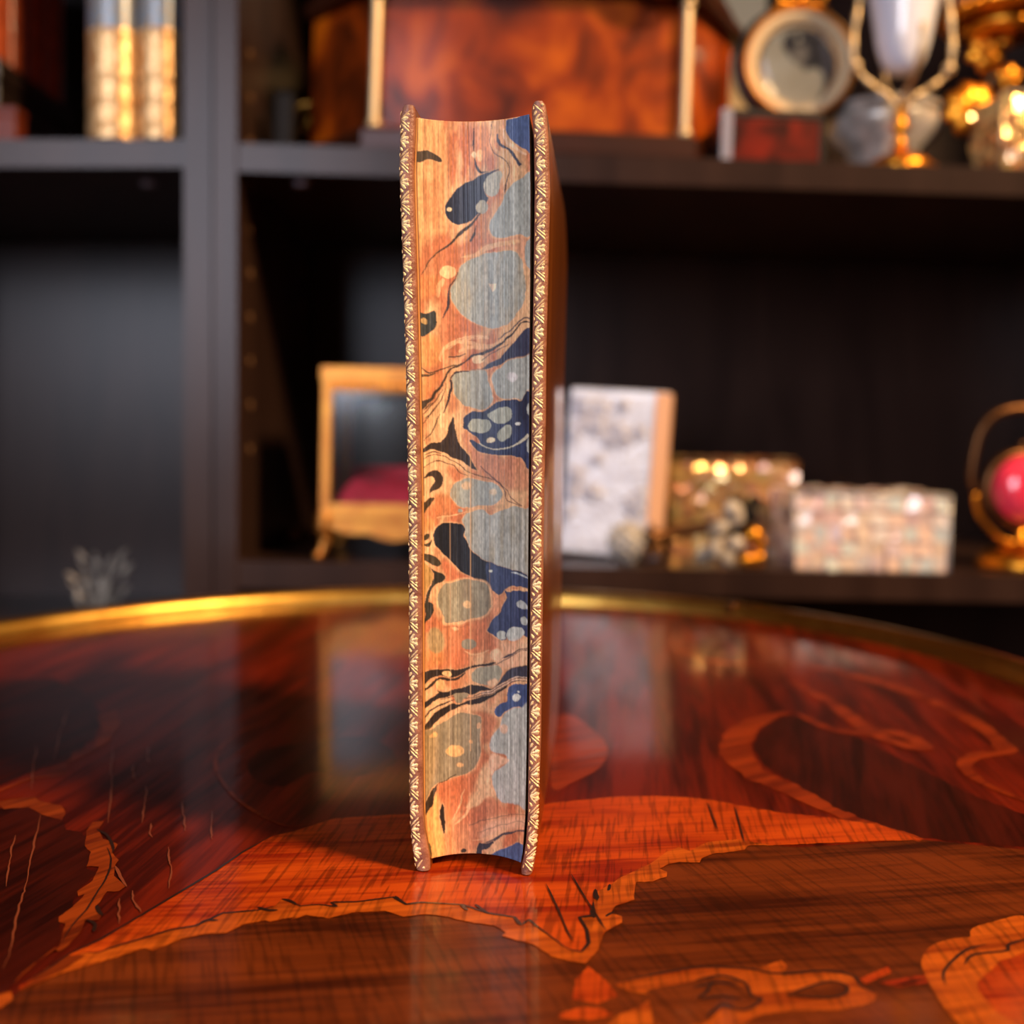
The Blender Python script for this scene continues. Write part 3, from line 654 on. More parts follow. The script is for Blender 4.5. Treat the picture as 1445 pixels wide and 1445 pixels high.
    line('A', [(780,1210),(700,1320),(610,1395),(550,1445),(500,1505),(430,1565),(340,1625),(240,1715),(180,1805),(115,1910)], [16,26,34,26,22,18,14,12,9], c(60,44,40))
    line('A', [(745,1350),(715,1440),(670,1525)], [8,24,26], c(66,50,44))
    # ---- B
    oval('B', 412,430,94,76, c(246,178,118), .2)
    line('B', [(560,270),(740,240),(880,150),(1040,110),(1240,90)], [10,40,60,60,30], Ll, .85); line('B', [(300,720),(320,600),(390,520)], 50, Ll, .7)
    poly('B', [(535,440),(560,370),(640,310),(740,265),(860,220),(980,205),(1090,185),(1180,200),(1230,260),(1270,340),(1290,450),(1300,600),(1285,750),(1230,860),(1160,960),(1080,1030),(980,1070),(890,1070),(780,1035),(680,980),(590,920),(510,840),(460,740),(450,640),(480,570),(520,500)], Gg, 1, col2=c(176,158,132))
    poly('B', [(885,570),(970,570),(950,630),(925,655),(900,620)], c(244,200,160), sm=False)
    line('B', [(530,440),(500,520),(440,600),(425,700),(435,760),(410,850),(360,965)], [10,12,18,24,28,24,8], c(62,48,56))
    poly('B', [(85,905),(170,905),(270,880),(290,950),(290,1030),(250,1085),(170,1140),(85,1130)], c(54,56,60)); oval('B', 150,990,42,36, c(190,140,80))
    poly('B', [(1360,60),(1300,110),(1288,230),(1310,360),(1360,400)], Gg)
    for dy in (0,30,60): line('B', [(420,1240+dy),(540,1180+dy*.8),(680,1150+dy*.6),(880,1160+dy*.4)], 9, c(250,190,140), .8)
    line('B', [(330,1440),(350,1320),(480,1230),(640,1230),(900,1270),(1100,1160),(1250,980)], 50, Ll, .8); line('B', [(540,1340),(660,1290),(880,1290)], 40, Ll, .8)
    line('B', [(1350,950),(1285,950),(1200,1020),(1100,1100),(980,1195)], [14,14,12,8], c(70,64,74))
    line('B', [(1350,990),(1270,1000),(1150,1110),(1000,1250),(890,1320),(790,1360),(690,1395),(620,1440)], [14,16,18,26,36,40,30,24], c(56,46,50))
    line('B', [(430,1390),(520,1385),(620,1360)], 12, c(70,50,46))
    poly('B', [(1360,1075),(1280,1090),(1220,1160),(1150,1240),(1080,1310),(1000,1400),(950,1445),(860,1490),(800,1525),(660,1545),(660,1558),(850,1545),(960,1505),(1080,1440),(1180,1415),(1280,1400),(1360,1400)], c(56,58,84), 3)
    oval('B', 765,1425,78,50, c(246,190,140), -.2)
    line('B', [(800,1440),(950,1330),(1100,1250)], 10, c(90,64,60))
    # ---- C
    line('C', [(110,70),(200,130),(300,110),(440,70),(620,0)], 16, c(74,48,38)); line('C', [(110,150),(200,160),(280,135)], [30,30,8], c(88,60,40))
    poly('C', [(640,-20),(480,70),(420,120),(380,180),(330,270),(260,340),(200,420),(105,460),(105,570),(200,480),(280,370),(350,290),(400,200),(450,110),(560,50)], c(66,46,38))
    poly('C', [(490,140),(560,115),(700,105),(850,110),(880,250),(910,350),(920,440),(880,520),(760,545),(680,520),(600,500),(550,440),(490,350),(470,250)], Gg, 1, col2=c(150,138,116))
    line('C', [(660,105),(560,112),(490,140),(460,200),(450,300),(430,420),(400,500),(370,600)], [10,18,20,22,30,32,20,8], c(64,46,52))
    poly('C', [(1080,0),(1000,80),(940,140),(920,240),(950,340),(990,400),(1060,430),(1180,420),(1230,440),(1290,410),(1360,330),(1360,-50),(1280,-45),(1180,-30)], Gg, 2); oval('C', 1145,180,55,50, c(214,200,196), k2=3)
    poly('C', [(475,615),(440,700),(415,800),(390,860),(320,910),(220,930),(130,985),(130,1030),(240,1000),(340,1020),(450,1065),(550,1120),(640,1170),(720,1215),(760,1220),(700,1130),(640,1040),(580,980),(530,890),(500,770),(490,680)], c(58,42,40), 2)
    poly('C', [(600,620),(700,575),(850,550),(960,480),(1060,440),(1180,425),(1230,445),(1360,370),(1360,1170),(1260,1110),(1150,1060),(1000,1060),(850,1050),(750,1010),(680,950),(660,900),(700,905),(780,930),(760,870),(700,840),(640,780),(590,740),(595,680)], c(52,62,98), 2, col2=c(40,44,70))
    for pp in ([(860,610),(940,560),(1020,525),(1110,525),(1145,580),(1130,650),(1060,690),(980,695),(920,670)], [(640,720),(690,660),(780,640),(870,660),(910,720),(880,780),(800,810),(720,800),(660,770)], [(970,830),(1010,760),(1080,715),(1140,740),(1150,800),(1110,870),(1040,900),(990,890)]): poly('C', pp, c(176,172,152))
    oval('C', 905,885,50,28, Cc, -.15); oval('C', 1215,705,28,20, c(214,206,196)); oval('C', 1340,540,38,70, Gg); oval('C', 1345,960,36,90, Gg)
    line('C', [(770,925),(880,970),(1000,980),(1180,945),(1260,890),(1340,830)], [12,12,14,18,34,40], c(206,190,160))
    for pp in ([(140,600),(260,460),(350,330)],[(135,710),(230,590),(330,450),(400,250)],[(140,905),(220,830),(270,740),(330,600)],[(140,560),(230,470)],[(160,650),(260,560)]): line('C', pp, 13, c(78,50,38))
    line('C', [(150,640),(280,480),(370,330)], 22, Ll, .8); line('C', [(200,780),(330,540),(420,300)], 26, Ll, .7)
    for pp in ([(140,1110),(230,1050),(330,1065),(440,1100),(560,1180),(650,1250),(830,1300),(960,1345),(1050,1430)],[(145,1210),(240,1140),(340,1130),(460,1180),(560,1260),(650,1300)],[(150,1060),(250,1020),(340,1040)]): line('C', pp, 11, c(82,48,36))
    line('C', [(150,1160),(240,1090),(340,1090),(460,1140),(600,1230),(760,1310)], 14, Ll, .9)
    poly('C', [(150,1310),(220,1245),(300,1240),(355,1290),(362,1360),(320,1430),(260,1475),(215,1500),(225,1440),(265,1380),(260,1330),(210,1305),(160,1320)], c(66,44,38), 1)
    poly('C', [(480,1400),(600,1340),(700,1330),(850,1350),(950,1380),(1020,1445),(1030,1505),(990,1575),(900,1625),(760,1635),(640,1645),(540,1620),(480,1555),(450,1495)], Gg, 1, col2=c(164,140,112)); oval('C', 625,1405,50,45, c(214,170,128), k2=3); oval('C', 930,1480,40,40, c(214,180,140), k2=3)
    for pp in ([(850,1230),(950,1330),(1040,1410),(1075,1545),(1130,1600),(1250,1635)],[(800,1180),(920,1310),(1070,1440),(1130,1545),(1200,1605),(1250,1625)]): line('C', pp, 9, c(110,60,60))
    # ---- D
    poly('D', [(125,190),(200,115),(262,98),(250,150),(210,210),(125,290)], c(74,48,28)); oval('D', 568,238,27,27, Gg)
    line('D', [(290,330),(440,310),(560,275),(660,245)], 18, Ll, .9); line('D', [(290,310),(440,290),(620,255)], 8, c(196,84,44), .8)
    poly('D', [(590,330),(640,270),(740,240),(830,250),(890,300),(980,260),(1080,225),(1180,195),(1290,220),(1360,270),(1360,1030),(1280,970),(1150,930),(1000,880),(880,820),(780,770),(700,690),(640,600),(610,500),(600,430),(580,370)], c(176,170,158), 1, col2=c(162,146,120))
    poly('D', [(250,500),(300,430),(390,390),(480,395),(560,400),(605,450),(610,540),(650,620),(690,690),(780,770),(880,820),(1010,880),(1140,920),(1240,940),(1340,1010),(1345,1110),(1230,1095),(1130,1110),(1060,1150),(1010,1190),(970,1190),(920,1140),(870,1070),(760,1030),(640,980),(560,930),(480,850),(400,770),(330,700),(270,620),(250,560)], c(36,36,46), 1.5)
    poly('D', [(860,830),(1010,880),(1140,920),(1240,940),(1345,1010),(1345,1110),(1230,1095),(1130,1110),(1060,1150),(1010,1190),(970,1190),(920,1140),(870,1070)], c(58,68,104), k2=3)
    oval('D', 905,932,24,17, c(214,210,190)); line('D', [(1130,945),(1230,965),(1340,1015)], 18, c(184,186,186)); line('D', [(1140,925),(1250,945)], 8, Nn)
    for pp in ([(130,540),(180,505),(205,510),(190,560),(130,585)],[(130,635),(200,600),(228,568),(215,640),(130,645)],[(125,745),(220,740),(300,780),(337,830),(320,865),(260,860),(200,830),(125,800)]): poly('D', pp, c(70,54,38))
    poly('D', [(110,850),(210,890),(258,960),(250,1050),(195,1130),(150,1210),(110,1300)], c(186,126,52))
    poly('D', [(150,845),(230,890),(300,940),(370,980),(387,1020),(340,1060),(280,1090),(240,1140),(215,1210),(200,1270),(250,1300),(262,1360),(230,1440),(170,1510),(140,1540),(165,1400),(160,1290),(170,1200),(210,1130),(250,1050),(265,960),(220,890)], c(56,48,42))
    poly('D', [(330,1140),(380,1075),(470,1060),(560,1030),(700,1030),(800,1045),(870,1090),(890,1170),(900,1280),(870,1380),(830,1430),(700,1475),(540,1500),(400,1515),(370,1445),(350,1400),(300,1250)], c(160,142,112), 3, col2=c(146,120,88)); oval('D', 640,1305,44,44, c(226,168,112), k2=2)
    poly('D', [(1060,1155),(1110,1170),(1180,1145),(1260,1150),(1360,1200),(1360,1640),(1290,1670),(1180,1560),(1100,1620),(1070,1700),(1000,1710),(920,1660),(868,1600),(900,1530),(950,1460),(990,1430),(1030,1370),(1060,1280),(1080,1220)], c(56,66,102), 1.5)
    poly('D', [(1190,1290),(1240,1260),(1310,1310),(1330,1360),(1270,1360),(1210,1330)], c(178,178,174))
    # ---- E
    oval('E', 1285,55,42,42, c(178,178,170)); oval('E', 1025,222,58,54, c(178,176,164)); poly('E', [(1085,180),(1130,130),(1190,110),(1250,130),(1285,190),(1260,240),(1200,270),(1120,265),(1085,240)], c(186,184,174))
    line('E', [(1080,170),(1070,210),(1075,260),(1020,272)], 10, c(50,56,84))
    oval('E', 280,270,100,140, c(176,138,86), k2=4, a=.9); oval('E', 655,310,88,62, c(150,132,106)); oval('E', 505,140,42,22, Ll); oval('E', 575,60,18,18, Ll)
    line('E', [(600,385),(700,425),(800,408),(890,380)], 20, Ll, .9); oval('E', 965,440,62,72, c(240,178,132), k2=4, a=.9); line('E', [(380,110),(540,110),(650,90)], 9, c(180,70,44), .8)
    poly('E', [(880,230),(1000,300),(1300,280),(1300,560),(1100,600),(1030,580),(950,520),(1050,400)], c(238,172,136), k2=7, a=.6)
    poly('E', [(130,650),(180,620),(280,600),(400,590),(500,595),(620,570),(760,540),(900,525),(960,525),(900,548),(780,562),(650,600),(580,640),(500,675),(400,685),(300,680),(220,705),(130,770)], c(54,38,34), 1); oval('E', 405,648,52,36, c(240,172,104))
    line('E', [(900,550),(980,535),(1040,500),(1140,440),(1240,382),(1330,378)], 11, c(80,64,62)); poly('E', [(1025,475),(1090,425),(1160,398),(1220,370),(1150,425),(1060,465)], c(70,64,72)); line('E', [(1150,405),(1240,362),(1330,362)], 12, c(80,66,66))
    line('E', [(135,850),(230,765),(300,718),(430,708),(530,690),(620,625)], [26,32,30,30,30,12], c(60,40,34)); oval('E', 335,770,62,50, c(238,164,94), .2)
    poly('E', [(700,640),(760,580),(870,555),(980,560),(1030,620),(1020,690),(960,760),(850,780),(750,760),(700,710)], c(164,150,122)); poly('E', [(860,740),(960,700),(980,760),(900,790)], c(238,172,126), k2=3)
    poly('E', [(130,995),(230,920),(320,860),(300,830),(400,850),(480,820),(580,800),(680,785),(800,795),(920,805),(1000,750),(1060,660),(1130,590),(1230,560),(1340,570),(1340,680),(1230,680),(1130,700),(1040,750),(940,810),(800,850),(700,880),(640,872),(560,870),(460,900),(340,920),(250,960),(130,1060)], c(50,38,38), 1)
    poly('E', [(940,800),(1000,750),(1060,660),(1130,590),(1230,560),(1340,570),(1340,680),(1230,680),(1130,700),(1040,750)], c(62,60,74), k2=3)
    for w_, pp in ((12,[(1340,705),(1220,690),(1100,740),(960,820),(850,860),(700,900)]),(14,[(1340,738),(1220,720),(1110,770),(960,850),(800,900),(600,930)]),(20,[(130,1170),(230,1050),(350,990),(500,950)]),(10,[(340,930),(480,908),(600,880)])): line('E', pp, w_, c(70,52,52))
    for pp in ([(1340,690),(1220,676),(1110,725),(960,808),(800,870)],[(1340,722),(1220,706),(1110,757),(960,838),(800,885)]): line('E', pp, 9, c(232,190,160), .9)
    poly('E', [(130,1290),(200,1180),(260,1090),(340,1040),(450,1000),(560,1000),(650,950),(760,920),(870,890),(970,850),(1080,790),(1085,810),(970,880),(860,940),(740,990),(600,1010),(480,1060),(380,1110),(280,1190),(200,1290),(130,1360)], c(52,36,34), 1)
    poly('E', [(490,880),(560,860),(640,870),(640,910),(590,940),(570,985),(510,980),(500,930)], c(150,128,98))
    line('E', [(520,1050),(700,1020),(850,960)], 30, Ll, .7)
    poly('E', [(1080,880),(1110,810),(1180,770),(1260,770),(1345,790),(1345,1070),(1250,1020),(1170,1020),(1090,1060),(1040,1100),(1010,1140),(960,1130),(940,1080),(960,1040),(1020,990),(1080,960)], c(62,82,128), 1.5); oval('E', 1188,920,48,42, c(212,208,196)); oval('E', 1212,855,12,12, c(214,210,200))
    poly('E', [(1345,1060),(1250,1025),(1170,1025),(1090,1070),(1030,1150),(1000,1250),(940,1320),(900,1400),(900,1500),(960,1550),(1080,1570),(1060,1690),(940,1770),(915,1880),(960,1980),(1010,2090),(1100,2120),(1220,2130),(1345,2120)], c(174,172,160), k2=3, col2=c(186,180,170))
    oval('E', 1045,1270,48,48, c(234,178,144), k2=3); poly('F', [(900,130),(1060,150),(1100,200),(960,300),(930,340),(880,400)], c(236,172,134), k2=4, a=.9)
    poly('E', [(120,1400),(250,1270),(380,1190),(500,1110),(600,1090),(700,1110),(780,1150),(800,1230),(780,1350),(790,1445),(785,1530),(760,1640),(690,1735),(620,1790),(490,1825),(350,1870),(260,1930),(200,2010),(120,2100)], c(156,132,98), 1, col2=c(134,112,84))
    poly('E', [(120,1400),(250,1280),(300,1400),(290,1700),(240,1900),(120,2090)], c(180,130,66), k2=12, a=.6)
    oval('E', 250,1345,52,28, c(236,160,84), -.6, k2=2); oval('E', 770,1240,28,34, c(230,160,110)); oval('E', 675,1420,25,20, c(226,156,96), k2=2)
    oval('F', 500,80,100,66, c(240,166,92), k2=2); oval('F', 565,228,38,26, c(228,158,98), k2=2)
    # ---- F
    poly('F', [(120,820),(150,680),(200,590),(260,500),(340,430),(372,424),(310,460),(290,530),(240,670),(190,760),(140,830)], c(62,42,28)); line('F', [(340,432),(430,395),(520,350)], 10, c(70,48,34))
    poly('F', [(365,690),(385,780),(385,900),(377,1010),(345,930),(330,830),(335,740)], c(48,36,32), 1)
    line('F', [(610,510),(560,650),(485,850)], 16, Ll, .9); line('F', [(740,640),(620,780),(500,920)], [30,34,10], Ll, .9)
    poly('F', [(830,270),(770,400),(730,550),(660,650),(620,730),(760,700),(830,620),(920,600),(980,640),(920,540),(900,440),(900,300)], c(238,170,116), k2=4, a=.95)
    line('F', [(650,912),(760,875),(900,845),(1050,815),(1300,800)], 9, c(110,70,64), .8); line('F', [(760,1000),(1040,915),(1200,880),(1300,915)], 7, c(120,80,70), .6); line('F', [(700,1100),(900,1040),(1100,960)], 20, Ll, .7)
    line('F', [(740,1310),(770,1180),(840,1130),(930,1090),(1030,1040),(1130,1000),(1220,980),(1320,1002)], [30,30,34,34,26,24,16,14], c(66,64,72))
    poly('F', [(725,1320),(740,1220),(765,1120),(840,1128),(920,1100),(930,1120),(870,1180),(800,1210),(780,1310)], c(50,48,58), 1)
    oval('F', 600,1200,28,24, c(60,50,48)); oval('F', 600,1275,26,22, c(70,60,56)); oval('F', 200,1210,38,92, c(96,84,50), -.1, k2=2)
    poly('F', [(840,1330),(930,1240),(1000,1190),(1080,1165),(1180,1120),(1240,1140),(1290,1190),(1300,1420),(1000,1400)], c(72,92,136), 1.5)
    # ---- the edges of the single leaves: fine lines running from head to tail
    col = (RNG.rand(nu)-.5); col = col*.20 + np.convolve(RNG.rand(nu)-.5, np.ones(9)/9, 'same')*.35
    wob = (vnoise(2.2,160,21,2)-.5)*.55 + (vnoise(1.6,50,22,2)-.5)*.45
    C = C*np.clip(1+col[None,:]+wob,.45,1.5)[...,None]
    C = C+(np.clip(wob+col[None,:]*.6-.04,0,1)*.13)[...,None]*np.array([.92,.92,1.0])
    spk = vnoise(2.0,5.0,23,2); C = C*np.clip(1+(spk-.5)*.6,.6,1.4)[...,None]
    U = np.linspace(0,1,nu)[None,:]
    def colline(px0, px1, y0, y1, k, add=None):      # gap between gatherings
        nonlocal C
        xc = px0+(px1-px0)*np.clip((Y-y0)/(y1-y0),0,1); a = np.exp(-((X-xc)/.7)**2)*((Y>y0)&(Y<y1))
        C = C*(1-a*k)[...,None] if add is None else C*(1-a*k)[...,None]+np.array(add)*(a*k)[...,None]
    colline(660,664,160,262,.6); colline(664,664,640,1060,.75,Ll); colline(635,636,700,1010,.4,Ll); colline(734,733,150,1210,.35); colline(722,721,300,1000,.25); colline(690,690,330,900,.25)
    colline(744,740,165,1200,.25); colline(604,607,200,1000,.3); colline(684,684,300,520,.25,c(196,150,100)); colline(691,691,690,860,.3,c(190,140,80))
    # flyleaves at the left: orange strips and a dark gap
    e = X - np.interp(Y, [t[0] for t in TL], [t[1] for t in TL])
    a = ((e<3.0)&(Y>150)).astype(float)
    C = C*(1-a)[...,None] + c(226,134,66)*a[...,None]
    a = np.exp(-((e-3.4)/.75)**2)*.85*((Y<700)+.5*(Y>=700)); C = C*(1-a)[...,None]
    lum = (C*np.array([.3,.59,.11])).sum(-1,keepdims=True); C = C*.80+lum*.20
    q = np.clip((C[...,0:1]-C[...,1:2])/np.maximum(C[...,0:1],.02)*1.6-.5,0,1); C = C*(1+q*np.array([-.02,.22,-.12])); C = C*np.array([1.13,1.15,1.04])
    return np.clip(C,0.003,1)

def book():
    root = thing('antique_book', 'antique leather book standing upright, marbled fore-edge facing forward and gilt tooled board edges', 'book', (X0, Y0, BZ))
    org = Vector((X0, Y0, BZ))
    zt, zb = z_of(145), BZ
    # ---- text block
    nu, nv = 196, 1230
    ztop, zbot = CZ+(HOR-163.5)*(Y0+0.0023)/FPX, CZ+(HOR-1214.5)*(Y0+0.0023)/FPX
    r0 = 0.0022; dish = 0.0042
    us = np.linspace(0,1,nu); zs = np.linspace(ztop, zbot, nv)
    pys = HOR-(zs-CZ)*FPX/(Y0+0.0023)
    sl = np.array([s_of(prof_at(TL,p,1), r0) for p in pys]); sr = np.array([s_of(prof_at(TR,p,1), r0) for p in pys])
    rr = r0 + dish*(1-np.abs(2*us-1)**2.2)
    S = sl[:,None]*(1-us)[None,:]+sr[:,None]*us[None,:]; Rg = np.broadcast_to(rr,(nv,nu)).copy()
    Rg = Rg + (RNG.rand(nu)-.5)[None,:]*0.00007
    PX = X0+TX.x*S+AX.x*Rg; PY = Y0+TX.y*S+AX.y*Rg; PZ = np.broadcast_to(zs[:,None],(nv,nu))
    sx = CX+FPX*PX/PY; sy = HOR-FPX*(PZ-CZ)/PY
    Cc = paint_fore_edge(sx, sy)
    vs = np.stack([PX-org.x,PY-org.y,PZ-org.z],-1).reshape(-1,3)
    idx = np.arange(nu*nv).reshape(nv,nu)
    quads = np.stack([idx[:-1,:-1],idx[1:,:-1],idx[1:,1:],idx[:-1,1:]],-1).reshape(-1,4)
    # sides, head and tail of the block
    back = []; D2 = DEP-0.006
    bl = [B(sl[i],D2,zs[i])-org for i in range(nv)]; br = [B(sr[i],D2,zs[i])-org for i in range(nv)]
    nF = nu*nv; step = list(range(0,nv,30)); step = step+([nv-1] if step[-1]!=nv-1 else [])
    extra = [tuple(bl[i]) for i in step]+[tuple(br[i]) for i in step]; K = len(step)
    faces = [tuple(int(x) for x in q) for q in quads]; nq = len(faces)
    for a in range(K-1):
        i,j = step[a],step[a+1]
        faces.append(tuple([nF+a,nF+a+1]+[int(idx[k,0]) for k in range(j,i-1,-1)]))
        faces.append(tuple([int(idx[k,nu-1]) for k in range(i,j+1)]+[nF+K+a+1,nF+K+a]))
    faces.append(tuple([nF]+[int(k) for k in idx[0,:]]+[nF+K]))
    faces.append(tuple([nF+2*K-1]+[int(k) for k in idx[-1,::-1]]+[nF+K-1]))
    me = bpy.data.meshes.new('text_block'); me.from_pydata([tuple(v) for v in vs]+extra, [], faces)
    at = me.color_attributes.new('marbling','FLOAT_COLOR','POINT')
    dat = np.ones((len(me.vertices),4),np.float32); dat[:nF,:3] = Cc.reshape(-1,3); dat[nF:,:3] = (0.6,0.42,0.22)
    at.data.foreach_set('color', dat.ravel())
    m = bpy.data.materials.new('marbled page edges'); m.use_nodes = True
    N = m.node_tree.nodes; L = m.node_tree.links; bs = N['Principled BSDF']
    a = N.new('ShaderNodeAttribute'); a.attribute_name = 'marbling'; L.new(a.outputs['Color'], bs.inputs['Base Color'])
    bs.inputs['Roughness'].default_value = 0.42; bs.inputs['Specular IOR Level'].default_value = 0.4
    me.materials.append(m); me.materials.append(M['paper'])
    mi = np.zeros(len(me.polygons),np.int32); mi[nq:] = 1; me.polygons.foreach_set('material_index', mi)
    sm = np.zeros(len(me.polygons),bool); sm[:nq] = True; me.polygons.foreach_set('use_smooth', sm)
    me.update()
    o = bpy.data.objects.new('text_block', me); COL.objects.link(o); o.parent = root; o['label'] = 'page block with orange, grey and navy marbled edges'
    # ---- boards
    def board(name, tab, outer_first, gold0, gold1, phase):
        mb = MB(); mb.M = Matrix.Translation(-org)
        n = 140; rows = []
        tabp = [t[0] for t in tab]
        allp = sorted(set(list(np.linspace(tabp[0],tabp[-1],n))+tabp))
        z0, z1 = z_of(tabp[0]), z_of(tabp[-1])
        for p in allp:
            a_, b_ = s_of(prof_at(tab,p,1)), s_of(prof_at(tab,p,2)); z = zt+(z_of(p)-z0)*(zt-zb)/(z0-z1)
            rows.append((a_, b_, z))
        K = 12; vs = []; fs = []
        for a_, b_, z in rows:
            w = b_-a_; e = min(0.0009, w*.3)
            sec = [(a_,DEP),(a_,DEP*.5),(a_,e*1.3),(a_+e*.3,e*.4),(a_+e,0.0),(a_+w*.5,-0.00012),(b_-e,0.0),(b_-e*.3,e*.4),(b_,e*1.3),(b_,DEP*.5),(b_,DEP),((a_+b_)/2,DEP)]
            vs += [B(s_,r_,z) for s_,r_ in sec]
        mi = []
        for i in range(len(rows)-1):
            for k in range(K):
                j = (k+1)%K; fs.append((i*K+k,(i+1)*K+k,(i+1)*K+j,i*K+j)); mi.append(1 if 2<=k<=7 else 0)
        fs.append(tuple(range(K))); mi.append(1); fs.append(tuple((len(rows)-1)*K+k for k in range(K-1,-1,-1))); mi.append(1)
        mb.add(vs, fs, 0); mb.m = mi
        bo = mb.build(name, [M['leather'], M['leather_edge']], root, True, 50)
        # gilt tooling: fans, double bars and trefoils in low relief
        tb = MB(); tb.M = Matrix.Translation(-org)
        def pos(q, p, lift):
            a_, b_ = prof_at(tab,p,1), prof_at(tab,p,2); w = b_-a_
            x = a_+q
            dz = zt+(z_of(p)-z0)*(zt-zb)/(z0-z1)
            edge = min(x-a_, b_-x); r = -0.00004-lift
            if edge < 2.5: r += (2.5-max(edge,0))*0.00016
            return B(s_of(x), r, dz)
        def stroke(q0,p0,q1,p1,w,c):
            d = np.array([q1-q0,p1-p0]); l = np.hypot(*d); d /= l; nn = np.array([-d[1],d[0]])*w/2
            A0 = np.array([q0,p0]); E0 = np.array([q1,p1])
            pts = [A0, A0+d*l*.35+nn*.8, A0+d*l*.8+nn, E0, A0+d*l*.8-nn, A0+d*l*.35-nn*.8]
            rid = [A0+d*l*.3, A0+d*l*.82]
            vs = []
            for q,pp in pts: vs.append(pos(q,c+pp,0))
            for q,pp in rid: vs.append(pos(q,c+pp,0.00016))
            tb.add(vs, [(0,6,1),(1,6,7,2),(2,7,3),(3,7,4),(4,7,6,5),(5,6,0)], 0)
        g0, sc_ = gold0, (gold1-gold0)/14.5
        def stq(q0,p0,q1,p1,w,c): stroke(g0+q0*sc_,p0,g0+q1*sc_,p1,w,c)
        c = phase
        while c > tab[0][0]: c -= 59.4
        while c < tab[-1][0]+60:
            jb = lambda: RNG.uniform(-.5,.5)
            S_ = [(1,0,13.5,-4,6),(1,0,13.5,5,6),(1,-1,9.5,-11.5,3.6),(1,1,9.5,11.5,3.6),(0.3,-8,4.5,-15.5,3.2),(0.3,9,4.5,15.5,3.2),
                  (0.5,26,13.5,12,2.7),(1.5,30,13.8,17.5,2.7),(1.5,30,12.8,28.3,6.5),(9,24.5,13.5,22.8,3.2),(9,35,13.5,36.8,3.2),(1.8,31,13.8,42,2.7),(0.8,34.5,13.5,47.5,2.7),(0.2,24,0.6,18,1.6),(0.2,37,0.6,43,1.6)]
            for a1,b1,a2,b2,w in S_:
                if tab[0][0]+3 < c+min(b1,b2) and c+max(b1,b2) < tab[-1][0]-2:
                    stq(a1+jb()*.5,b1+jb(),a2+jb()*.5,b2+jb(),w*RNG.uniform(1.0,1.3),c)
            c += 59.4
        tl = tb.build('gilt_tooling', M['tool_gold'], bo)
        tl['label'] = 'gold tooled fans and bars along the board edge'
        return bo
    board('front_board', LB, True, 0.6, 15.0, 552.2)
    board('back_board', RB, False, 2.0, 17.5, 529.6)
    # ---- rounded spine with raised bands
    mb = MB(); mb.M = Matrix.Translation(-org)
    n = 60; K = 17; vs = []; fs = []
    for i in range(n+1):
        z = zb+0.0012+(zt-zb-0.0024)*i/n; py = HOR-(z-CZ)*FPX/Y0
        a_, b_ = s_of(prof_at(LB,py,1)), s_of(prof_at(RB,py,2))
        u = i/n; bulge = sum(0.0016*math.exp(-((u-k)/.012)**2) for k in (.17,.33,.5,.67,.83))
        for k in range(K):
            t = PI*k/(K-1); vs.append(B((a_+b_)/2-(b_-a_)/2*math.cos(t)*1.0, DEP+(0.010+bulge)*math.sin(t), z))
    for i in range(n):
        for k in range(K-1): fs.append((i*K+k,i*K+k+1,(i+1)*K+k+1,(i+1)*K+k))
        fs.append((i*K+K-1,i*K,(i+1)*K,(i+1)*K+K-1))
    fs.append(tuple(range(K-1,-1,-1))); fs.append(tuple(n*K+k for k in range(K)))
    mb.add(vs, fs, 0); mb.build('spine', M['leather'], root, True, 60)
book()

# ------------------------------------------------------------------ things on the upper right shelf
KX = lambda d: d/FPX
def tiles(mb, o, ux, uz, w, h, size, nm, wob, seed):
    """a face laid with little shell tiles, each tilted its own way"""
    r = random.Random(seed); nx = max(1,int(w/size)); nz = max(1,int(h/size)); nn = ux.cross(uz).normalized()
    for i in range(nx):
        for j in range(nz):
            g_ = 0.0002
            c = [(i*w/nx+g_,j*h/nz+g_),((i+1)*w/nx-g_,j*h/nz+g_),((i+1)*w/nx-g_,(j+1)*h/nz-g_),(i*w/nx+g_,(j+1)*h/nz-g_)]
            a, b_ = r.uniform(-wob,wob), r.uniform(-wob,wob); base = 0.0006
            vs = []
            for k,(x,z) in enumerate(c):
                l = base + a*(x-(i+.5)*w/nx) + b_*(z-(j+.5)*h/nz)
                vs.append(o+ux*x+uz*z+nn*l)
            ctr = o+ux*((i+.5)*w/nx)+uz*((j+.5)*h/nz)
            mb.add(vs, [(0,1,2,3)], r.randrange(nm))

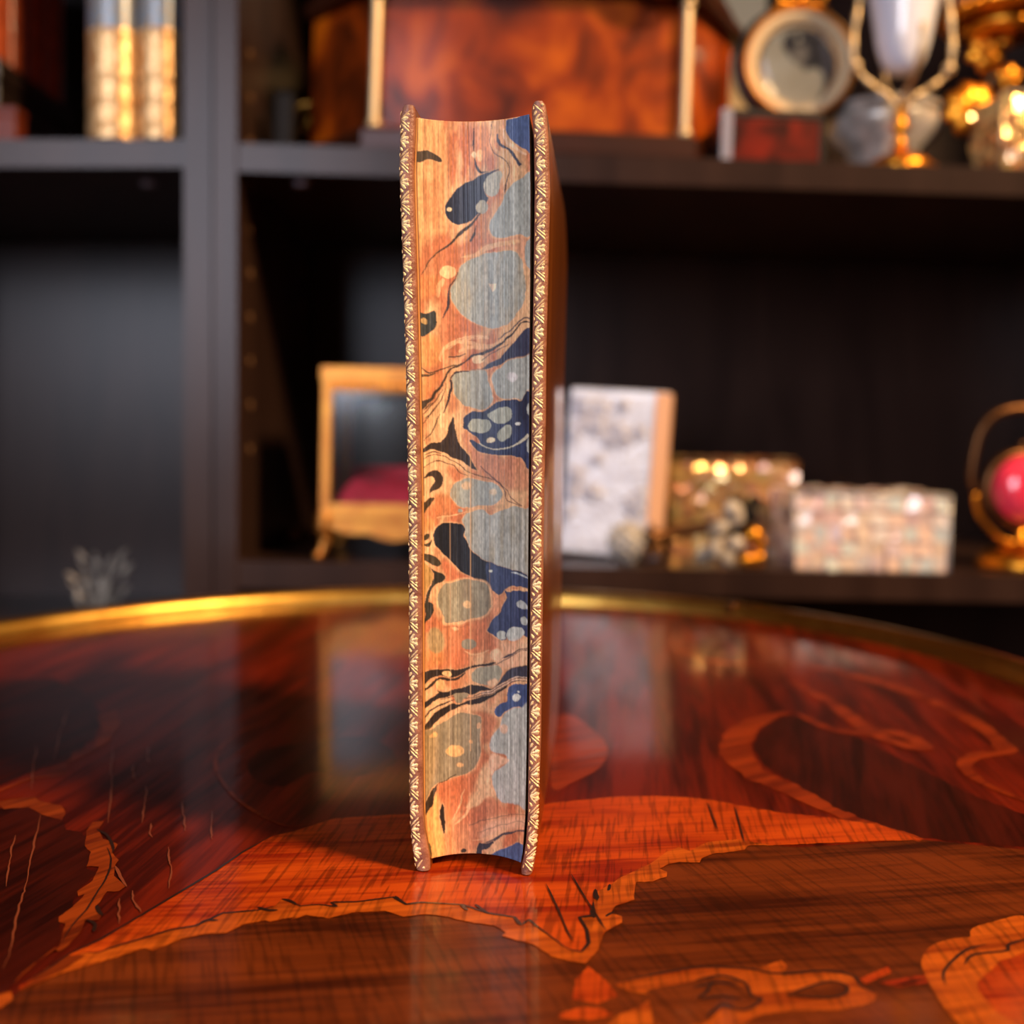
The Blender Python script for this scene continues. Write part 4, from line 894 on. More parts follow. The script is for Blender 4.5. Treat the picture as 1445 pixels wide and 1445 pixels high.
def burl_casket():
    d = 0.735; x0 = WX(745,d); y0 = d+0.08
    root = thing('burl_casket', 'large burl wood casket with angled sides and beaded brass corner columns', 'casket', (x0,y0,RZ_U(x0)), (0,TILT_U,0))
    hb = 0.118
    arc = [(-0.112+0.224*i/14, -0.08-0.004*math.sin(PI*i/14)) for i in range(15)]
    foot = [(-0.112,-0.078),(0.112,-0.078),(0.157,-0.01),(0.157,0.08),(-0.168,0.08),(-0.168,-0.025)]
    mb = MB(); mb.prism(foot, 0.0, hb, 0); mb.build('body', M['burl'], root)
    mb = MB(); vs = []; n = len(arc)
    for x,y in arc: vs += [(x,y,0.016),(x,y,hb-0.002)]
    mb.add(vs, [(2*i,2*i+2,2*i+3,2*i+1) for i in range(n-1)]); vs2 = [(x,y+0.0,hb-0.002) for x,y in arc]+[(0.112,-0.077,hb-0.002),(-0.112,-0.077,hb-0.002)]
    mb.add(vs2, [tuple(range(len(vs2)))]); mb.build('front_panel', M['burl'], root, True, 40)
    k = [(-0.118,-0.094),(0.0,-0.098),(0.118,-0.094),(0.165,-0.014),(0.165,0.084),(-0.175,0.084),(-0.175,-0.028)]
    mb = MB(); mb.prism(k, 0.0, 0.018, 0, 0.003); mb.build('plinth', M['burl_dark'], root)
    mb = MB(); mb.prism(k, hb, hb+0.012, 0, 0.003); mb.prism([(x*.96,y*.96) for x,y in k], hb+0.012, hb+0.05, 0, 0.006, 0.9); lid = mb.build('lid', M['burl_dark'], root)
    for sx in (-1,1):
        mb = MB(); pr = []
        for i in range(60):
            z = 0.018+(hb-0.018)*i/59; pr.append((0.0030+0.0011*abs(math.sin(i*PI/2.0+.4)),z))
        mb.M = Matrix.Translation((sx*0.1105,-0.0865,0)); mb.lathe([(0,0.018)]+pr+[(0,hb)], 14)
        mb.ball((0,0,0.021),0.0055,12,8); mb.ball((0,0,hb-0.004),0.0055,12,8)
        mb.build('corner_column', M['gilt_pale'], root, True)
    # curved brass cartouche hanging from the lid edge
    mb = MB(); x1 = WX(920,d)-x0
    path = [(x1-0.030,-0.0985,hb+0.016),(x1-0.022,-0.0995,hb+0.004),(x1-0.010,-0.1,hb-0.0015),(x1,-0.1,hb-0.003),(x1+0.010,-0.1,hb-0.0015),(x1+0.022,-0.0995,hb+0.004),(x1+0.030,-0.0985,hb+0.016)]
    mb.tube([tuple(p) for p in catmull(path,4)], 0.0026, 10); mb.ball((x1+0.004,-0.1005,hb+0.001),0.0055,14,8,0,(1,.5,1))
    mb.ball((x1,-0.1,hb+0.012),0.013,16,10,0,(1.4,.3,.8)); mb.build('brass_cartouche', M['brass'], root, True)
    # carrying handle at the left side
    mb = MB(); h = [(-0.170,0.0,0.062),(-0.182,0.0,0.060),(-0.186,0.0,0.045),(-0.186,0.03,0.045),(-0.182,0.034,0.060),(-0.170,0.034,0.062)]
    mb.tube([tuple(p) for p in catmull(h,3)], 0.0024, 8); mb.ball((-0.170,0.0,0.062),0.005,10,8); mb.build('side_handle', M['brass'], root, True)
    # small black block in front of its left side
    d2 = 0.76; x2 = WX(401,d2)
    mb = MB(); mb.box((-0.0068,-0.008,0),(0.0068,0.008,WZ(136,d2)-RZ_U(x2)),0,0.001); mb.build('body', M['black'], t2 := thing('black_box', 'small black upright box at left end of the burl casket', 'box', (x2,d2,RZ_U(x2)), (0,TILT_U,0)))
    mb = MB(); hh = WZ(136,d2)-RZ_U(x2); mb.box((-0.0074,-0.0086,hh),(0.0074,0.0086,hh+0.002),0,0.0006); mb.build('lid', M['black'], t2)
burl_casket()

def cream_panel():
    xa, xb = -0.185, 0.232; xm = (xa+xb)/2
    root = tag(MB_panel(xb-xa, 0.30), 'plain cream panel standing behind the burl casket', 'panel')
    root.location = (xm, BK-0.045, RZ_U(xm)); root.rotation_euler = (math.radians(-5), TILT_U, 0)
def MB_panel(w, h):
    mb = MB(); mb.box((-w/2,-0.003,0),(w/2,0.003,h),0,0.001); return mb.build('backing_panel', M['cream'])
cream_panel()

def portrait():
    d = 0.80; k = KX(d); c = W(1121,90,d); zs = RZ_U(c.x)
    root = thing('portrait_frame', 'round gilt frame with an old portrait print, standing behind the small red box', 'picture frame', (c.x,d,zs), (0,TILT_U,0))
    cz = c.z-zs; ax = Matrix.Translation((0,0,cz)) @ Matrix.Rotation(PI/2,4,'X')
    R1 = 80*k
    mb = MB(); mb.M = ax
    mb.lathe([(R1*.90,0.004),(R1*.93,0.007),(R1*.96,0.008),(R1*.99,0.006),(R1,0.0),(R1*.98,-0.008),(R1*.90,-0.008)], 64, 0, close=True); mb.build('frame_ring', M['old_gilt'], root, True)
    mb = MB(); mb.M = ax; mb.lathe([(R1*.76,0.002),(R1*.80,0.0035),(R1*.86,0.004),(R1*.91,0.004),(R1*.91,-0.006),(R1*.76,-0.006)], 64, 0, close=True); mb.build('mount_ring', M['cream'], root, True)
    mb = MB(); mb.M = ax; mb.lathe([(R1*1.0,-0.002),(R1*1.10,-0.004),(R1*1.12,-0.008),(R1*1.0,-0.012)], 48, 0, close=True); mb.build('back_ring', M['ring_black'], root, True)
    mb = MB()
    def disc(cx,cy,rx,rz,y,mi,rot=0):
        n = 28; vs = [(cx+rx*math.cos(a)*math.cos(rot)-rz*math.sin(a)*math.sin(rot), y, cz+cy+rx*math.cos(a)*math.sin(rot)+rz*math.sin(a)*math.cos(rot)) for a in [2*PI*i/n for i in range(n)]]
        mb.add(vs,[tuple(range(n))],mi)
    r = R1*.78
    disc(0,0,r,r,-0.0005,0); disc(.34*r,-.05*r,.52*r,.80*r,-0.0007,1,.35); disc(.12*r,.42*r,.50*r,.36*r,-0.0008,1,-.1); disc(-.25*r,-.42*r,.46*r,.55*r,-0.0009,0,.2)
    disc(.02*r,.22*r,.2*r,.26*r,-0.0010,2); disc(.28*r,-.5*r,.3*r,.42*r,-0.0010,0,-.3); disc(-.1*r,.5*r,.30*r,.14*r,-0.0011,1,.2); disc(-.02*r,.55*r,.07*r,.06*r,-0.0012,0)
    mb.build('portrait_print', [M['print_light'],M['print_dark'],M['print_mid']], root)
    mb = MB(); mb.M = ax; mb.lathe([(0,0.0066),(r*.4,0.0060),(r*.75,0.0045),(r*1.0,0.0022),(r*1.0,0.0012),(r*.75,0.0035),(r*.4,0.0050),(0,0.0056)], 40); mb.build('domed_glass', M['glass'], root, True)
    # bow on top, foot below
    mb = MB(); zt = cz+R1
    for sx in (-1,1):
        mb.tube([tuple(p) for p in catmull([(0,-0.002,zt+.004),(sx*.008,-0.004,zt+.012),(sx*.017,-0.004,zt+.011),(sx*.016,-0.003,zt+.003),(0,-0.002,zt+.003)],4)], 0.0022, 8)
        mb.tube([tuple(p) for p in catmull([(0,-0.002,zt+.003),(sx*.012,-0.003,zt-.001),(sx*.022,-0.003,zt-.004)],4)], 0.0018, 8)
    mb.ball((0,-0.003,zt+.005),0.0045,12,8); mb.build('bow', M['gilt'], root, True)
    mb = MB(); mb.lathe([(0,0),(0.026,0),(0.026,0.003),(0.012,0.007),(0.006,0.012),(0.004,cz-R1-.002),(0.006,cz-R1+0.003),(0,cz-R1+0.003)], 32); mb.build('stand', M['bronze'], root, True)
portrait()

def red_box():
    d = 0.722; k = KX(d); x = WX(1089,d); zs = RZ_U(x); w = 142*k; h = WZ(155,d)-zs
    root = thing('trinket_box', 'small rectangular red tortoiseshell box with dark top and pale corner', 'box', (x,d+0.03,zs), (0,TILT_U,0))
    mb = MB(); mb.box((-w/2,-0.03,0),(w/2,0.03,h*.84)); mb.build('body', M['dark_wood'], root)
    mb = MB(); mb.box((-w/2+0.006,-0.0308,0.003),(w/2-0.003,-0.029,h*.82),0,0.0004); mb.build('front_inlay', M['tortoise'], root)
    mb = MB(); mb.box((-w/2-0.0005,-0.0312,h*.845),(w/2+0.0005,0.0305,h),0,0.0012); mb.build('lid', M['dark_wood'], root)
    mb = MB(); mb.box((-w/2-0.0009,-0.0316,0),(-w/2+0.0068,-0.0285,h*.99),0,0.0006); mb.build('corner_edging', M['pewter'], root)
    mb = MB(); mb.box((w/2-0.002,-0.0314,0),(w/2+0.0009,-0.0285,h*.84),0,0.0004); mb.build('corner_edging', M['dark_wood'], root)
red_box()

def opaline_vase():
    d = 0.76; k = KX(d); x = WX(1268,d); zs = RZ_U(x)
    root = thing('opaline_vase', 'white opaline glass cup held in scrolling gilt arms on a stem', 'vase', (x,d,zs), (0,TILT_U,0))
    Z = lambda py: WZ(py,d)-zs
    prof = [(0,Z(106)),(12*k,Z(105)),(22*k,Z(99)),(30*k,Z(86)),(36*k,Z(65)),(41*k,Z(35)),(47*k,Z(0)),(54*k,Z(-40)),(60*k,Z(-60)),(58*k,Z(-61)),(52*k,Z(-40)),(45*k,Z(0)),(38*k,Z(40)),(30*k,Z(80)),(0,Z(98))]
    mb = MB(); mb.lathe(prof, 48); mb.build('glass_cup', M['opal'], root, True)
    for a in (PI,0,PI/2,-PI/2):
        path = [(66*k,Z(-45)),(62*k,Z(-15)),(66*k,Z(20)),(70*k,Z(60)),(66*k,Z(95)),(46*k,Z(118)),(22*k,Z(134)),(4*k,Z(152))]
        if abs(math.cos(a)) < .5: path = path[3:]
        pts = [(r*math.cos(a), r*math.sin(a), z) for r,z in path]
        mb = MB(); pp = [tuple(p) for p in catmull(pts,5)]
        mb.tube(pp, [0.0021+0.0005*math.sin(i*1.3) for i in range(len(pp))], 8)
        if len(path) > 5: mb.ball(pts[4],0.0045,10,8); mb.ball(pts[0],0.004,10,8)
        mb.build('scroll_arm', M['gilt_pale'], root, True)
    mb = MB(); mb.lathe([(0,Z(146)),(9*k,Z(148)),(6*k,Z(156)),(9*k,Z(166)),(7*k,Z(172)),(13*k,Z(180)),(8*k,Z(188)),(5*k,Z(196)),(12*k,Z(205)),(8*k,Z(212)),(0,Z(212))], 24); mb.build('stem', M['gilt'], root, True)
    mb = MB(); mb.lathe([(0,Z(210)),(10*k,Z(212)),(24*k,Z(220)),(38*k,Z(228)),(46*k,Z(236)),(47*k,Z(242)),(44*k,0),(0,0)], 32)
    for i in range(5):
        a = 2*PI*i/5-.5; mb.ball((42*k*math.cos(a),42*k*math.sin(a),0.006),0.006,10,8)
    mb.build('base', M['gilt'], root, True)
opaline_vase()

def silver_dish():
    d = 0.83; k = KX(d); x = WX(1243,d); zs = RZ_U(x); Z = lambda py: WZ(py,d)-zs
    root = thing('silver_dish', 'squat silver dish behind the stem of the white vase', 'dish', (x,d,zs), (0,TILT_U,0))
    mb = MB(); mb.lathe([(0,0),(30*k,0),(34*k,0.004),(50*k,Z(215)),(72*k,Z(196)),(78*k,Z(180)),(74*k,Z(168)),(70*k,Z(168)),(70*k,Z(180)),(40*k,Z(200)),(0,Z(205))], 48); mb.build('bowl', M['silver'], root, True)
    mb = MB(); mb.lathe([(70*k,Z(169)),(72*k,Z(160)),(78*k,Z(158)),(80*k,Z(164)),(76*k,Z(169))], 48, 0, close=True); mb.build('rim', M['silver'], root, True)
silver_dish()

def gilt_flower_stand():
    d = 0.80; k = KX(d); x = WX(1405,d); zs = RZ_U(x); Z = lambda py: WZ(py,d)-zs; X = lambda px: WX(px,d)-x
    root = thing('flower_stand', 'gilt metal stand of blossoms carrying a dusky pink bowl', 'stand', (x,d,zs), (0,TILT_U,0))
    mb = MB(); mb.lathe([(0,Z(34)),(40*k,Z(30)),(74*k,Z(12)),(86*k,Z(-20)),(88*k,Z(-50)),(84*k,Z(-50)),(70*k,Z(5)),(0,Z(22))], 48); bowl = mb.build('bowl', M['rose_glass'], root, True)
    mb = MB()
    for i in range(26):
        a = 2*PI*i/26; mb.ball((76*k*math.cos(a),76*k*math.sin(a),Z(26)),0.0042,10,8)
    mb.lathe([(52*k,Z(40)),(74*k,Z(30)),(78*k,Z(22)),(74*k,Z(16)),(52*k,Z(28))], 40, 0, close=True)
    mb.lathe([(52*k,Z(40)),(60*k,Z(48)),(40*k,Z(56)),(10*k,Z(60)),(10*k,Z(40))], 32, 0, close=True); mb.build('beaded_rim', M['gilt'], bowl, True)
    mb = MB(); pts = [tuple(p) for p in catmull([(0,0.01,0.004),(0.004,0.012,Z(180)),(-0.004,0.012,Z(130)),(0.0,0.006,Z(90)),(0,0,Z(52))],5)]; mb.tube(pts,0.004,10)
    for q in ((1382,78),(1365,158),(1416,112)):
        mb.tube([tuple(p) for p in catmull([(0,0.012,Z(q[1]+30)),((X(q[0]))*.6,0.006,Z(q[1]+12)),(X(q[0]),-0.002,Z(q[1]))],4)],0.0022,8)
    mb.build('stem', M['bronze'], root, True)
    mb = MB(); mb.lathe([(0,0),(0.032,0),(0.032,0.004),(0.02,0.008),(0.006,0.014),(0,0.014)], 32); mb.build('base', M['bronze'], root, True)
    for (px,py,r,np_) in ((1382,78,30,6),(1365,158,42,8),(1416,112,20,5),(1408,58,14,5)):
        mb = MB(); R_ = r*k
        for i in range(np_):
            a = 2*PI*i/np_+.3
            rot = Matrix.Rotation(-a,3,'Y') @ Matrix.Rotation(.35,3,'Z')
            mb.ball((X(px)+.58*R_*math.cos(a),-0.006,Z(py)+.58*R_*math.sin(a)),R_*.44,12,8,0,(1.0,.28,.72),rot)
        mb.ball((X(px),-0.010,Z(py)),R_*.28,12,8); mb.build('blossom', M['gilt'], root, True)
gilt_flower_stand()

def shell_box(name, label, px0, px1, py0, d, depth, zfun, tilt, mats, size, wob, seed, lid_frac=0.25, flare=1.0, trim=None, yaw=0.0, cat='box'):
    k = KX(d); xm = WX((px0+px1)/2,d); zs = zfun(xm); w = (px1-px0)*k; h = WZ(py0,d)-zs
    root = thing(name, label, cat, (xm,d+depth/2,zs), (0,tilt,yaw))
    def walls(mb, z0, z1, wb, wt, db, dt, s0):
        c0 = [Vector((-wb/2,-db/2,z0)),Vector((wb/2,-db/2,z0)),Vector((wb/2,db/2,z0)),Vector((-wb/2,db/2,z0))]
        c1 = [Vector((-wt/2,-dt/2,z1)),Vector((wt/2,-dt/2,z1)),Vector((wt/2,dt/2,z1)),Vector((-wt/2,dt/2,z1))]
        mb.add(c0+c1, [(0,3,2,1),(4,5,6,7)]+[(i,(i+1)%4,4+(i+1)%4,4+i) for i in range(4)], 0)
        for i in range(4):
            j = (i+1)%4; ux = (c0[j]-c0[i]); L_ = ux.length; ux.normalize()
            up = ((c1[i]+c1[j])/2-(c0[i]+c0[j])/2); H_ = up.length; up.normalize()
            tiles(mb, (c0[i]+c0[j])/2-ux*L_/2, ux, up, L_, H_, size, len(mats), wob, s0+i)
    hl = h*lid_frac
    wl = w*(flare*(1-lid_frac)+1*lid_frac) if flare != 1 else w
    mb = MB(); walls(mb, 0.0, h-hl-0.0006, w*flare, w, depth*flare, depth, seed); mb.build('body', mats, root)
    mb = MB(); walls(mb, h-hl, h, w+0.002, w-0.001, depth+0.002, depth-0.001, seed+9)
    tiles(mb, Vector((-w/2,-depth/2,h)), Vector((1,0,0)), Vector((0,1,0)), w, depth, size, len(mats), wob, seed+20); mb.build('lid', mats, root)
    if trim:
        mb = MB()
        for sx in (-1,1): mb.tube([(sx*(w*flare/2+.0004),-depth*flare/2-.0004,0),(sx*(w/2+.0008),-depth/2-.0008,h)],0.0013,8)
        mb.tube([(-w/2,-depth/2-.001,h),(w/2,-depth/2-.001,h)],0.0013,8); mb.build('metal_edging', trim, root, True)
    return root
shell_box('shell_casket', 'bright gilt and pearl casket at the right frame edge, upper shelf', 1413, 1490, 131, 0.728, 0.05, RZ_U, TILT_U, gpearl, 0.008, 0.40, 3, trim=M['gilt_pale'], cat='casket')

# ------------------------------------------------------------------ lower right shelf
def vitrine():
    d = 0.728; k = KX(d); xl_ = WX(458,d); w = 0.124; x = xl_+w/2; zs = RZ_L(x); Z = lambda py: WZ(py,d)-zs; D = 0.085
    root = thing('glass_vitrine', 'gilt-framed glass casket with red cushion on curved legs, behind the book', 'casket', (x,d+D/2,zs), (0,TILT_L,0))
    b0, b1, t0, t1 = Z(735), Z(712), Z(553), Z(520)
    mb = MB()
    for nm_,za,zb_,e in (('bottom_rail',b0,b1,0.0),('beaded_rail',t0,t0+(t1-t0)*.45,0.0),('top_rail',t0+(t1-t0)*.45,t1,0.002)):
        mb = MB()
        for y in (-D/2,D/2): mb.box((-w/2-e,y-0.003-e,za),(w/2+e,y+0.003+e,zb_))
        for xx in (-w/2,w/2): mb.box((xx-0.003-e,-D/2,za),(xx+0.003+e,D/2,zb_))
        if nm_ == 'beaded_rail':
          for i in range(22):
            mb.ball((-w/2+0.004+(w-0.008)*i/21,-D/2-0.0028,t0+(t1-t0)*.22),0.0026,8,6)
        mb.build(nm_, M['old_gilt'], root)
    for sx in (-1,1):
        for sy in (-1,1):
            mb = MB(); mb.box((sx*w/2-0.0038,sy*D/2-0.0038,b0),(sx*w/2+0.0038,sy*D/2+0.0038,t1-0.002),0,0.001); mb.build('corner_post', M['old_gilt'], root)
            mb = MB(); q = [(sx*w/2,sy*D/2,b0+0.004),(sx*(w/2+0.001),sy*(D/2+.001),b0-0.006),(sx*(w/2-0.001),sy*D/2,Z(758)),(sx*(w/2+0.001),sy*(D/2+.001),Z(775)),(sx*(w/2+0.004),sy*(D/2+.003),0.003)]
            pp = [tuple(p) for p in catmull(q,4)]; mb.tube(pp,[0.0065-0.0040*i/(len(pp)-1) for i in range(len(pp))],10); mb.ball((q[-1][0],q[-1][1],0.0034),0.0034,10,8); mb.build('leg', M['old_gilt'], root, True)
    mb = MB(); n = 24; vs = []
    for i in range(n+1):
        u = i/n; xx = -w/2+w*u; z = b0-0.003-0.009*abs(math.sin(u*PI))-0.003*abs(math.sin(u*PI*4)); vs += [(xx,-D/2-.003,b0+.001),(xx,-D/2-.003,z),(xx,-D/2+.001,b0+.001),(xx,-D/2+.001,z)]
    fs = []
    for i in range(n):
        a = 4*i; fs += [(a,a+1,a+5,a+4),(a+2,a+6,a+7,a+3),(a+1,a+3,a+7,a+5)]
    mb.add(vs,fs); mb.build('scalloped_apron', M['old_gilt'], root, True, 40)
    mb = MB(); mb.box((-w/2,-D/2,b0+0.002),(w/2,D/2,b0+0.005)); mb.build('floor_plate', M['bronze'], root)
    # panes
    for a, nm in ((((-w/2+.004,-D/2-.001,b1),(w/2-.004,-D/2+.001,t0)),'front_pane'),(((-w/2-.001,-D/2+.004,b1),(-w/2+.001,D/2-.004,t0)),'side_pane'),(((w/2-.001,-D/2+.004,b1),(w/2+.001,D/2-.004,t0)),'side_pane'),(((-w/2+.004,D/2-.001,b1),(w/2-.004,D/2+.001,t0)),'back_pane'),(((-w/2+.003,-D/2+.003,t1-.004),(w/2-.003,D/2-.003,t1-.002)),'lid_pane')):
        mb = MB(); mb.box(*a); mb.build(nm, M['glass'], root)
    # tufted cushion
    mb = MB(); n = 26; vs = []; fs = []
    for i in range(n+1):
        for j in range(n+1):
            u,v = i/n,j/n; e = min(u,v,1-u,1-v); dome = (1-max(0,1-e/.16)**2)**.5
            t = 0.0045*abs(math.sin(u*PI*4))*abs(math.sin(v*PI*3))
            vs.append((-w/2+.006+(w-.012)*u,-D/2+.005+(D-.010)*v,b0+0.006+0.020*dome+t*dome))
    for i in range(n):
        for j in range(n): fs.append((i*(n+1)+j,(i+1)*(n+1)+j,(i+1)*(n+1)+j+1,i*(n+1)+j+1))
    mb.add(vs,fs)
    mb.box((-w/2+.006,-D/2+.005,b0+0.0055),(w/2-.006,D/2-.005,b0+0.0062)); mb.build('velvet_cushion', M['velvet'], root, True)
    # loose back quilting of the lining
    mb = MB(); mb.box((-w/2+.005,D/2-.006,b0+0.006),(w/2-.005,D/2-.003,b0+0.036),0,0.001); mb.build('velvet_lining', M['velvet'], root)
vitrine()

def plaque():
    d = 0.755; k = KX(d); x = WX(862,d); zs = RZ_L(x); w = 146*k; h = (785-548)*k; th = 0.013
    root = thing('carved_plaque', 'tall white carved shell plaque with a right bevel coloured as if lit by the warm lamp, leaning just right of the book', 'plaque', (x,d+0.012,zs+0.0028), (math.radians(-5),TILT_L+math.radians(2.6),math.radians(-14)))
    mb = MB(); mb.box((-w/2,-th/2,0),(w/2,th/2,h),0,0.0016); mb.build('slab', [M['ivory']], root)
    # carved relief: scrolls, shells and leaves
    nx, nz = 60, 96; vs = []; fs = []
    xa, xb, za, zb_ = -w/2+0.003, w/2-0.0115, 0.005, h-0.006
    rr = random.Random(5); bl = [(rr.uniform(xa,xb),rr.uniform(za,zb_),rr.uniform(.005,.011),rr.uniform(0,6),rr.choice((3,5,6,8))) for _ in range(26)]
    for j in range(nz+1):
        for i in range(nx+1):
            X_ = xa+(xb-xa)*i/nx; Z_ = za+(zb_-za)*j/nz; hgt = 0.0
            for cx,cz_,r,ph,m_ in bl:
                dx,dz = X_-cx,Z_-cz_; q = math.hypot(dx,dz)/r
                if q < 1: hgt = max(hgt,(1-q*q)*(0.62+0.38*math.cos(m_*math.atan2(dz,dx)+ph+q*3))*0.0032)
            hgt += 0.0006*(mnoise.noise(Vector((X_*260,Z_*260,1)))+.5)
            e = min(i,nx-i,j,nz-j); hgt *= min(1,e/2)
            vs.append((X_,-th/2-0.0003-max(hgt,0),Z_))
    for j in range(nz):
        for i in range(nx): a = j*(nx+1)+i; fs.append((a,a+1,a+nx+2,a+nx+1))
    mb = MB(); mb.add(vs,fs); mb.build('carved_relief', M['ivory'], root, True)
    mb = MB(); vs = [(xb+0.0005,-th/2-.0016,0.001),(w/2+.0006,-th/2-.0006,0.001),(w/2+.0006,-th/2-.0006,h-.001),(xb+0.0005,-th/2-.0016,h-.001),(xb+0.0005,-th/2+.0002,0.001),(w/2+.0006,th/2-.001,0.001),(w/2+.0006,th/2-.001,h-.001),(xb+0.0005,-th/2+.0002,h-.001)]
    mb.add(vs,[(0,1,2,3),(1,5,6,2),(4,0,3,7),(3,2,6,7),(4,5,1,0)]); mb.build('painted_lit_bevel', M['ivory_lit_edge'], root)  # tan here paints the lamp's warmth onto the bevel
plaque()

shell_box('shell_casket', 'tall golden shell casket tapering downward, behind the silver rattle', 934, 1122, 650, 0.81, 0.07, RZ_L, TILT_L, gpearl, 0.008, 0.42, 31, 0.22, 0.86, M['bronze'], 0.02, 'casket')
shell_box('shell_casket', 'low pale mother of pearl box with pink sheen right of the silver rattle', 1124, 1338, 697, 0.725, 0.075, RZ_L, TILT_L, pearl, 0.010, 0.32, 57, 0.22, 1.0, M['silver'], -0.03, 'casket')

def rattle():
    d = 0.733; k = KX(d); x = WX(975,d); zs = RZ_L(x); Z = lambda py: WZ(py,d)-zs; X = lambda px: WX(px,d)-x
    root = thing('silver_rattle', 'silver filigree ball joined by a stem to a knobbly silver and gilt cluster', 'ornament', (x,d,zs), (0,TILT_L,0))
    rr = random.Random(4)
    mb = MB(); r = 27*k; c = Vector((X(884),0,Z(766))); mb.ball(c,r*.92,20,14)
    for i in range(70):
        z = 1-2*(i+.5)/70; a = i*2.39996; q = math.sqrt(1-z*z); mb.ball(c+Vector((q*math.cos(a),q*math.sin(a),z))*r*.93,r*.15,8,6)
    mb.ball((X(889),-0.002,r*.25),r*.30,10,8); mb.build('filigree_ball', M['silver'], root, True)
    mb = MB(); pts = [tuple(p) for p in catmull([(X(908),0.0,Z(762)),(X(930),0.002,Z(758)),(X(960),0.003,Z(752)),(X(1000),0.002,Z(744)),(X(1035),0.0,Z(742))],5)]; mb.tube(pts,[0.0068-0.0022*math.sin(PI*i/(len(pts)-1)) for i in range(len(pts))],12)
    mb.lathe([(0.006,-0.002),(0.011,-0.001),(0.011,0.001),(0.006,0.002)],20,0,Matrix.Translation((X(918),0,Z(761)))@Matrix.Rotation(PI/2,4,'Y'),True); mb.build('stem', M['bronze'], root, True)
    mb = MB(); mb.ball((X(1036),0.004,Z(745)),21*k,14,10,1); mb.ball((X(1042),0.004,Z(712)),13*k,14,10,1)
    for px,py,rx,rz,mi in ((1030,722,15,20,0),(1012,742,18,9,0),(1005,772,12,15,0),(990,783,11,13,0),(1023,785,12,14,0),(1035,764,14,12,0),(1052,722,10,16,1),(1058,752,14,13,2),(1068,766,10,12,2),(1046,760,10,10,2),(1050,790,13,11,2),(1066,786,11,12,2),(1010,760,16,7,0),(1060,705,10,8,1)):
        mb.ball((X(px),-0.008+rr.uniform(-.004,.003),max(Z(py),rz*k)),k,12,8,mi,(rx,rx*.7,rz),Matrix.Rotation(rr.uniform(-.5,.5),3,'Y'))
    mb.build('petal_cluster', [M['silver_grey'],M['black'],M['gilt']], root, True)
rattle()

def pink_scent_casket():
    d = 0.752; k = KX(d); x = WX(1440,d); zs = RZ_L(x); Z = lambda py: WZ(py,d)-zs
    root = thing('scent_stand', 'pink opaline globe in a brass ring stand with arched handle', 'ornament', (x,d,zs), (0,TILT_L,0))
    c = Z(690); ax = Matrix.Translation((0,0,c)) @ Matrix.Rotation(PI/2,4,'X')
    mb = MB(); mb.ball((0,0,c),46*k,32,20,0,(1,.72,1.08)); mb.build('glass_globe', M['pink_glass'], root, True)
    mb = MB(); mb.M = ax; mb.lathe([(46*k,-0.005),(55*k,-0.004),(58*k,0.0),(55*k,0.004),(46*k,0.005),(44*k,0)],48,0,close=True); mb.ball((0,0,0),0.0001)
    mb.M = Matrix.Identity(4); mb.ball((0,0,Z(628)),6*k,10,8); mb.build('ring_mount', M['bronze'], root, True)
    hp = [(-66*k,0,Z(695)),(-72*k,0,Z(672)),(-68*k,0,Z(640)),(-60*k,0,Z(610)),(-38*k,0,Z(585)),(0,0,Z(576)),(38*k,0,Z(585)),(60*k,0,Z(610)),(68*k,0,Z(640)),(72*k,0,Z(672)),(66*k,0,Z(695))]
    mb = MB(); pp = [tuple(p) for p in catmull(hp,5)]; mb.tube(pp,[0.0020+0.0014*math.sin(PI*i/(len(pp)-1)) for i in range(len(pp))],10); mb.build('arched_handle', M['bronze'], root, True)
    mb = MB(); mb.lathe([(0,Z(745)),(8*k,Z(748)),(6*k,Z(760)),(14*k,Z(768)),(36*k,Z(774)),(54*k,Z(782)),(58*k,Z(790)),(60*k,0.003),(58*k,0),(0,0)],40)
    for s_ in (-1,1): mb.tube([tuple(p) for p in catmull([(s_*66*k,0,Z(697)),(s_*58*k,0,Z(730)),(s_*30*k,0,Z(760)),(0,0,Z(768))],5)],0.0022,8)
    mb.build('base', M['gilt'], root, True)
pink_scent_casket()

def small_dish():
    d = 0.87; x = WX(415,d); zs = RZ_L(x)
    root = thing('brass_dish', 'tiny dull brass dish on the lower shelf beside the left panel', 'dish', (x,d,zs), (0,TILT_L,0))
    mb = MB(); mb.lathe([(0,0),(0.008,0),(0.011,0.003),(0.012,0.0075),(0.011,0.0075),(0.009,0.003),(0,0.0018)],28); mb.build('bowl', M['bronze'], root, True)
    mb = MB(); mb.lathe([(0.0108,0.0075),(0.0128,0.0078),(0.0126,0.0088),(0.0108,0.0084)],28,0,close=True); mb.build('rim', M['bronze'], root, True)
small_dish()

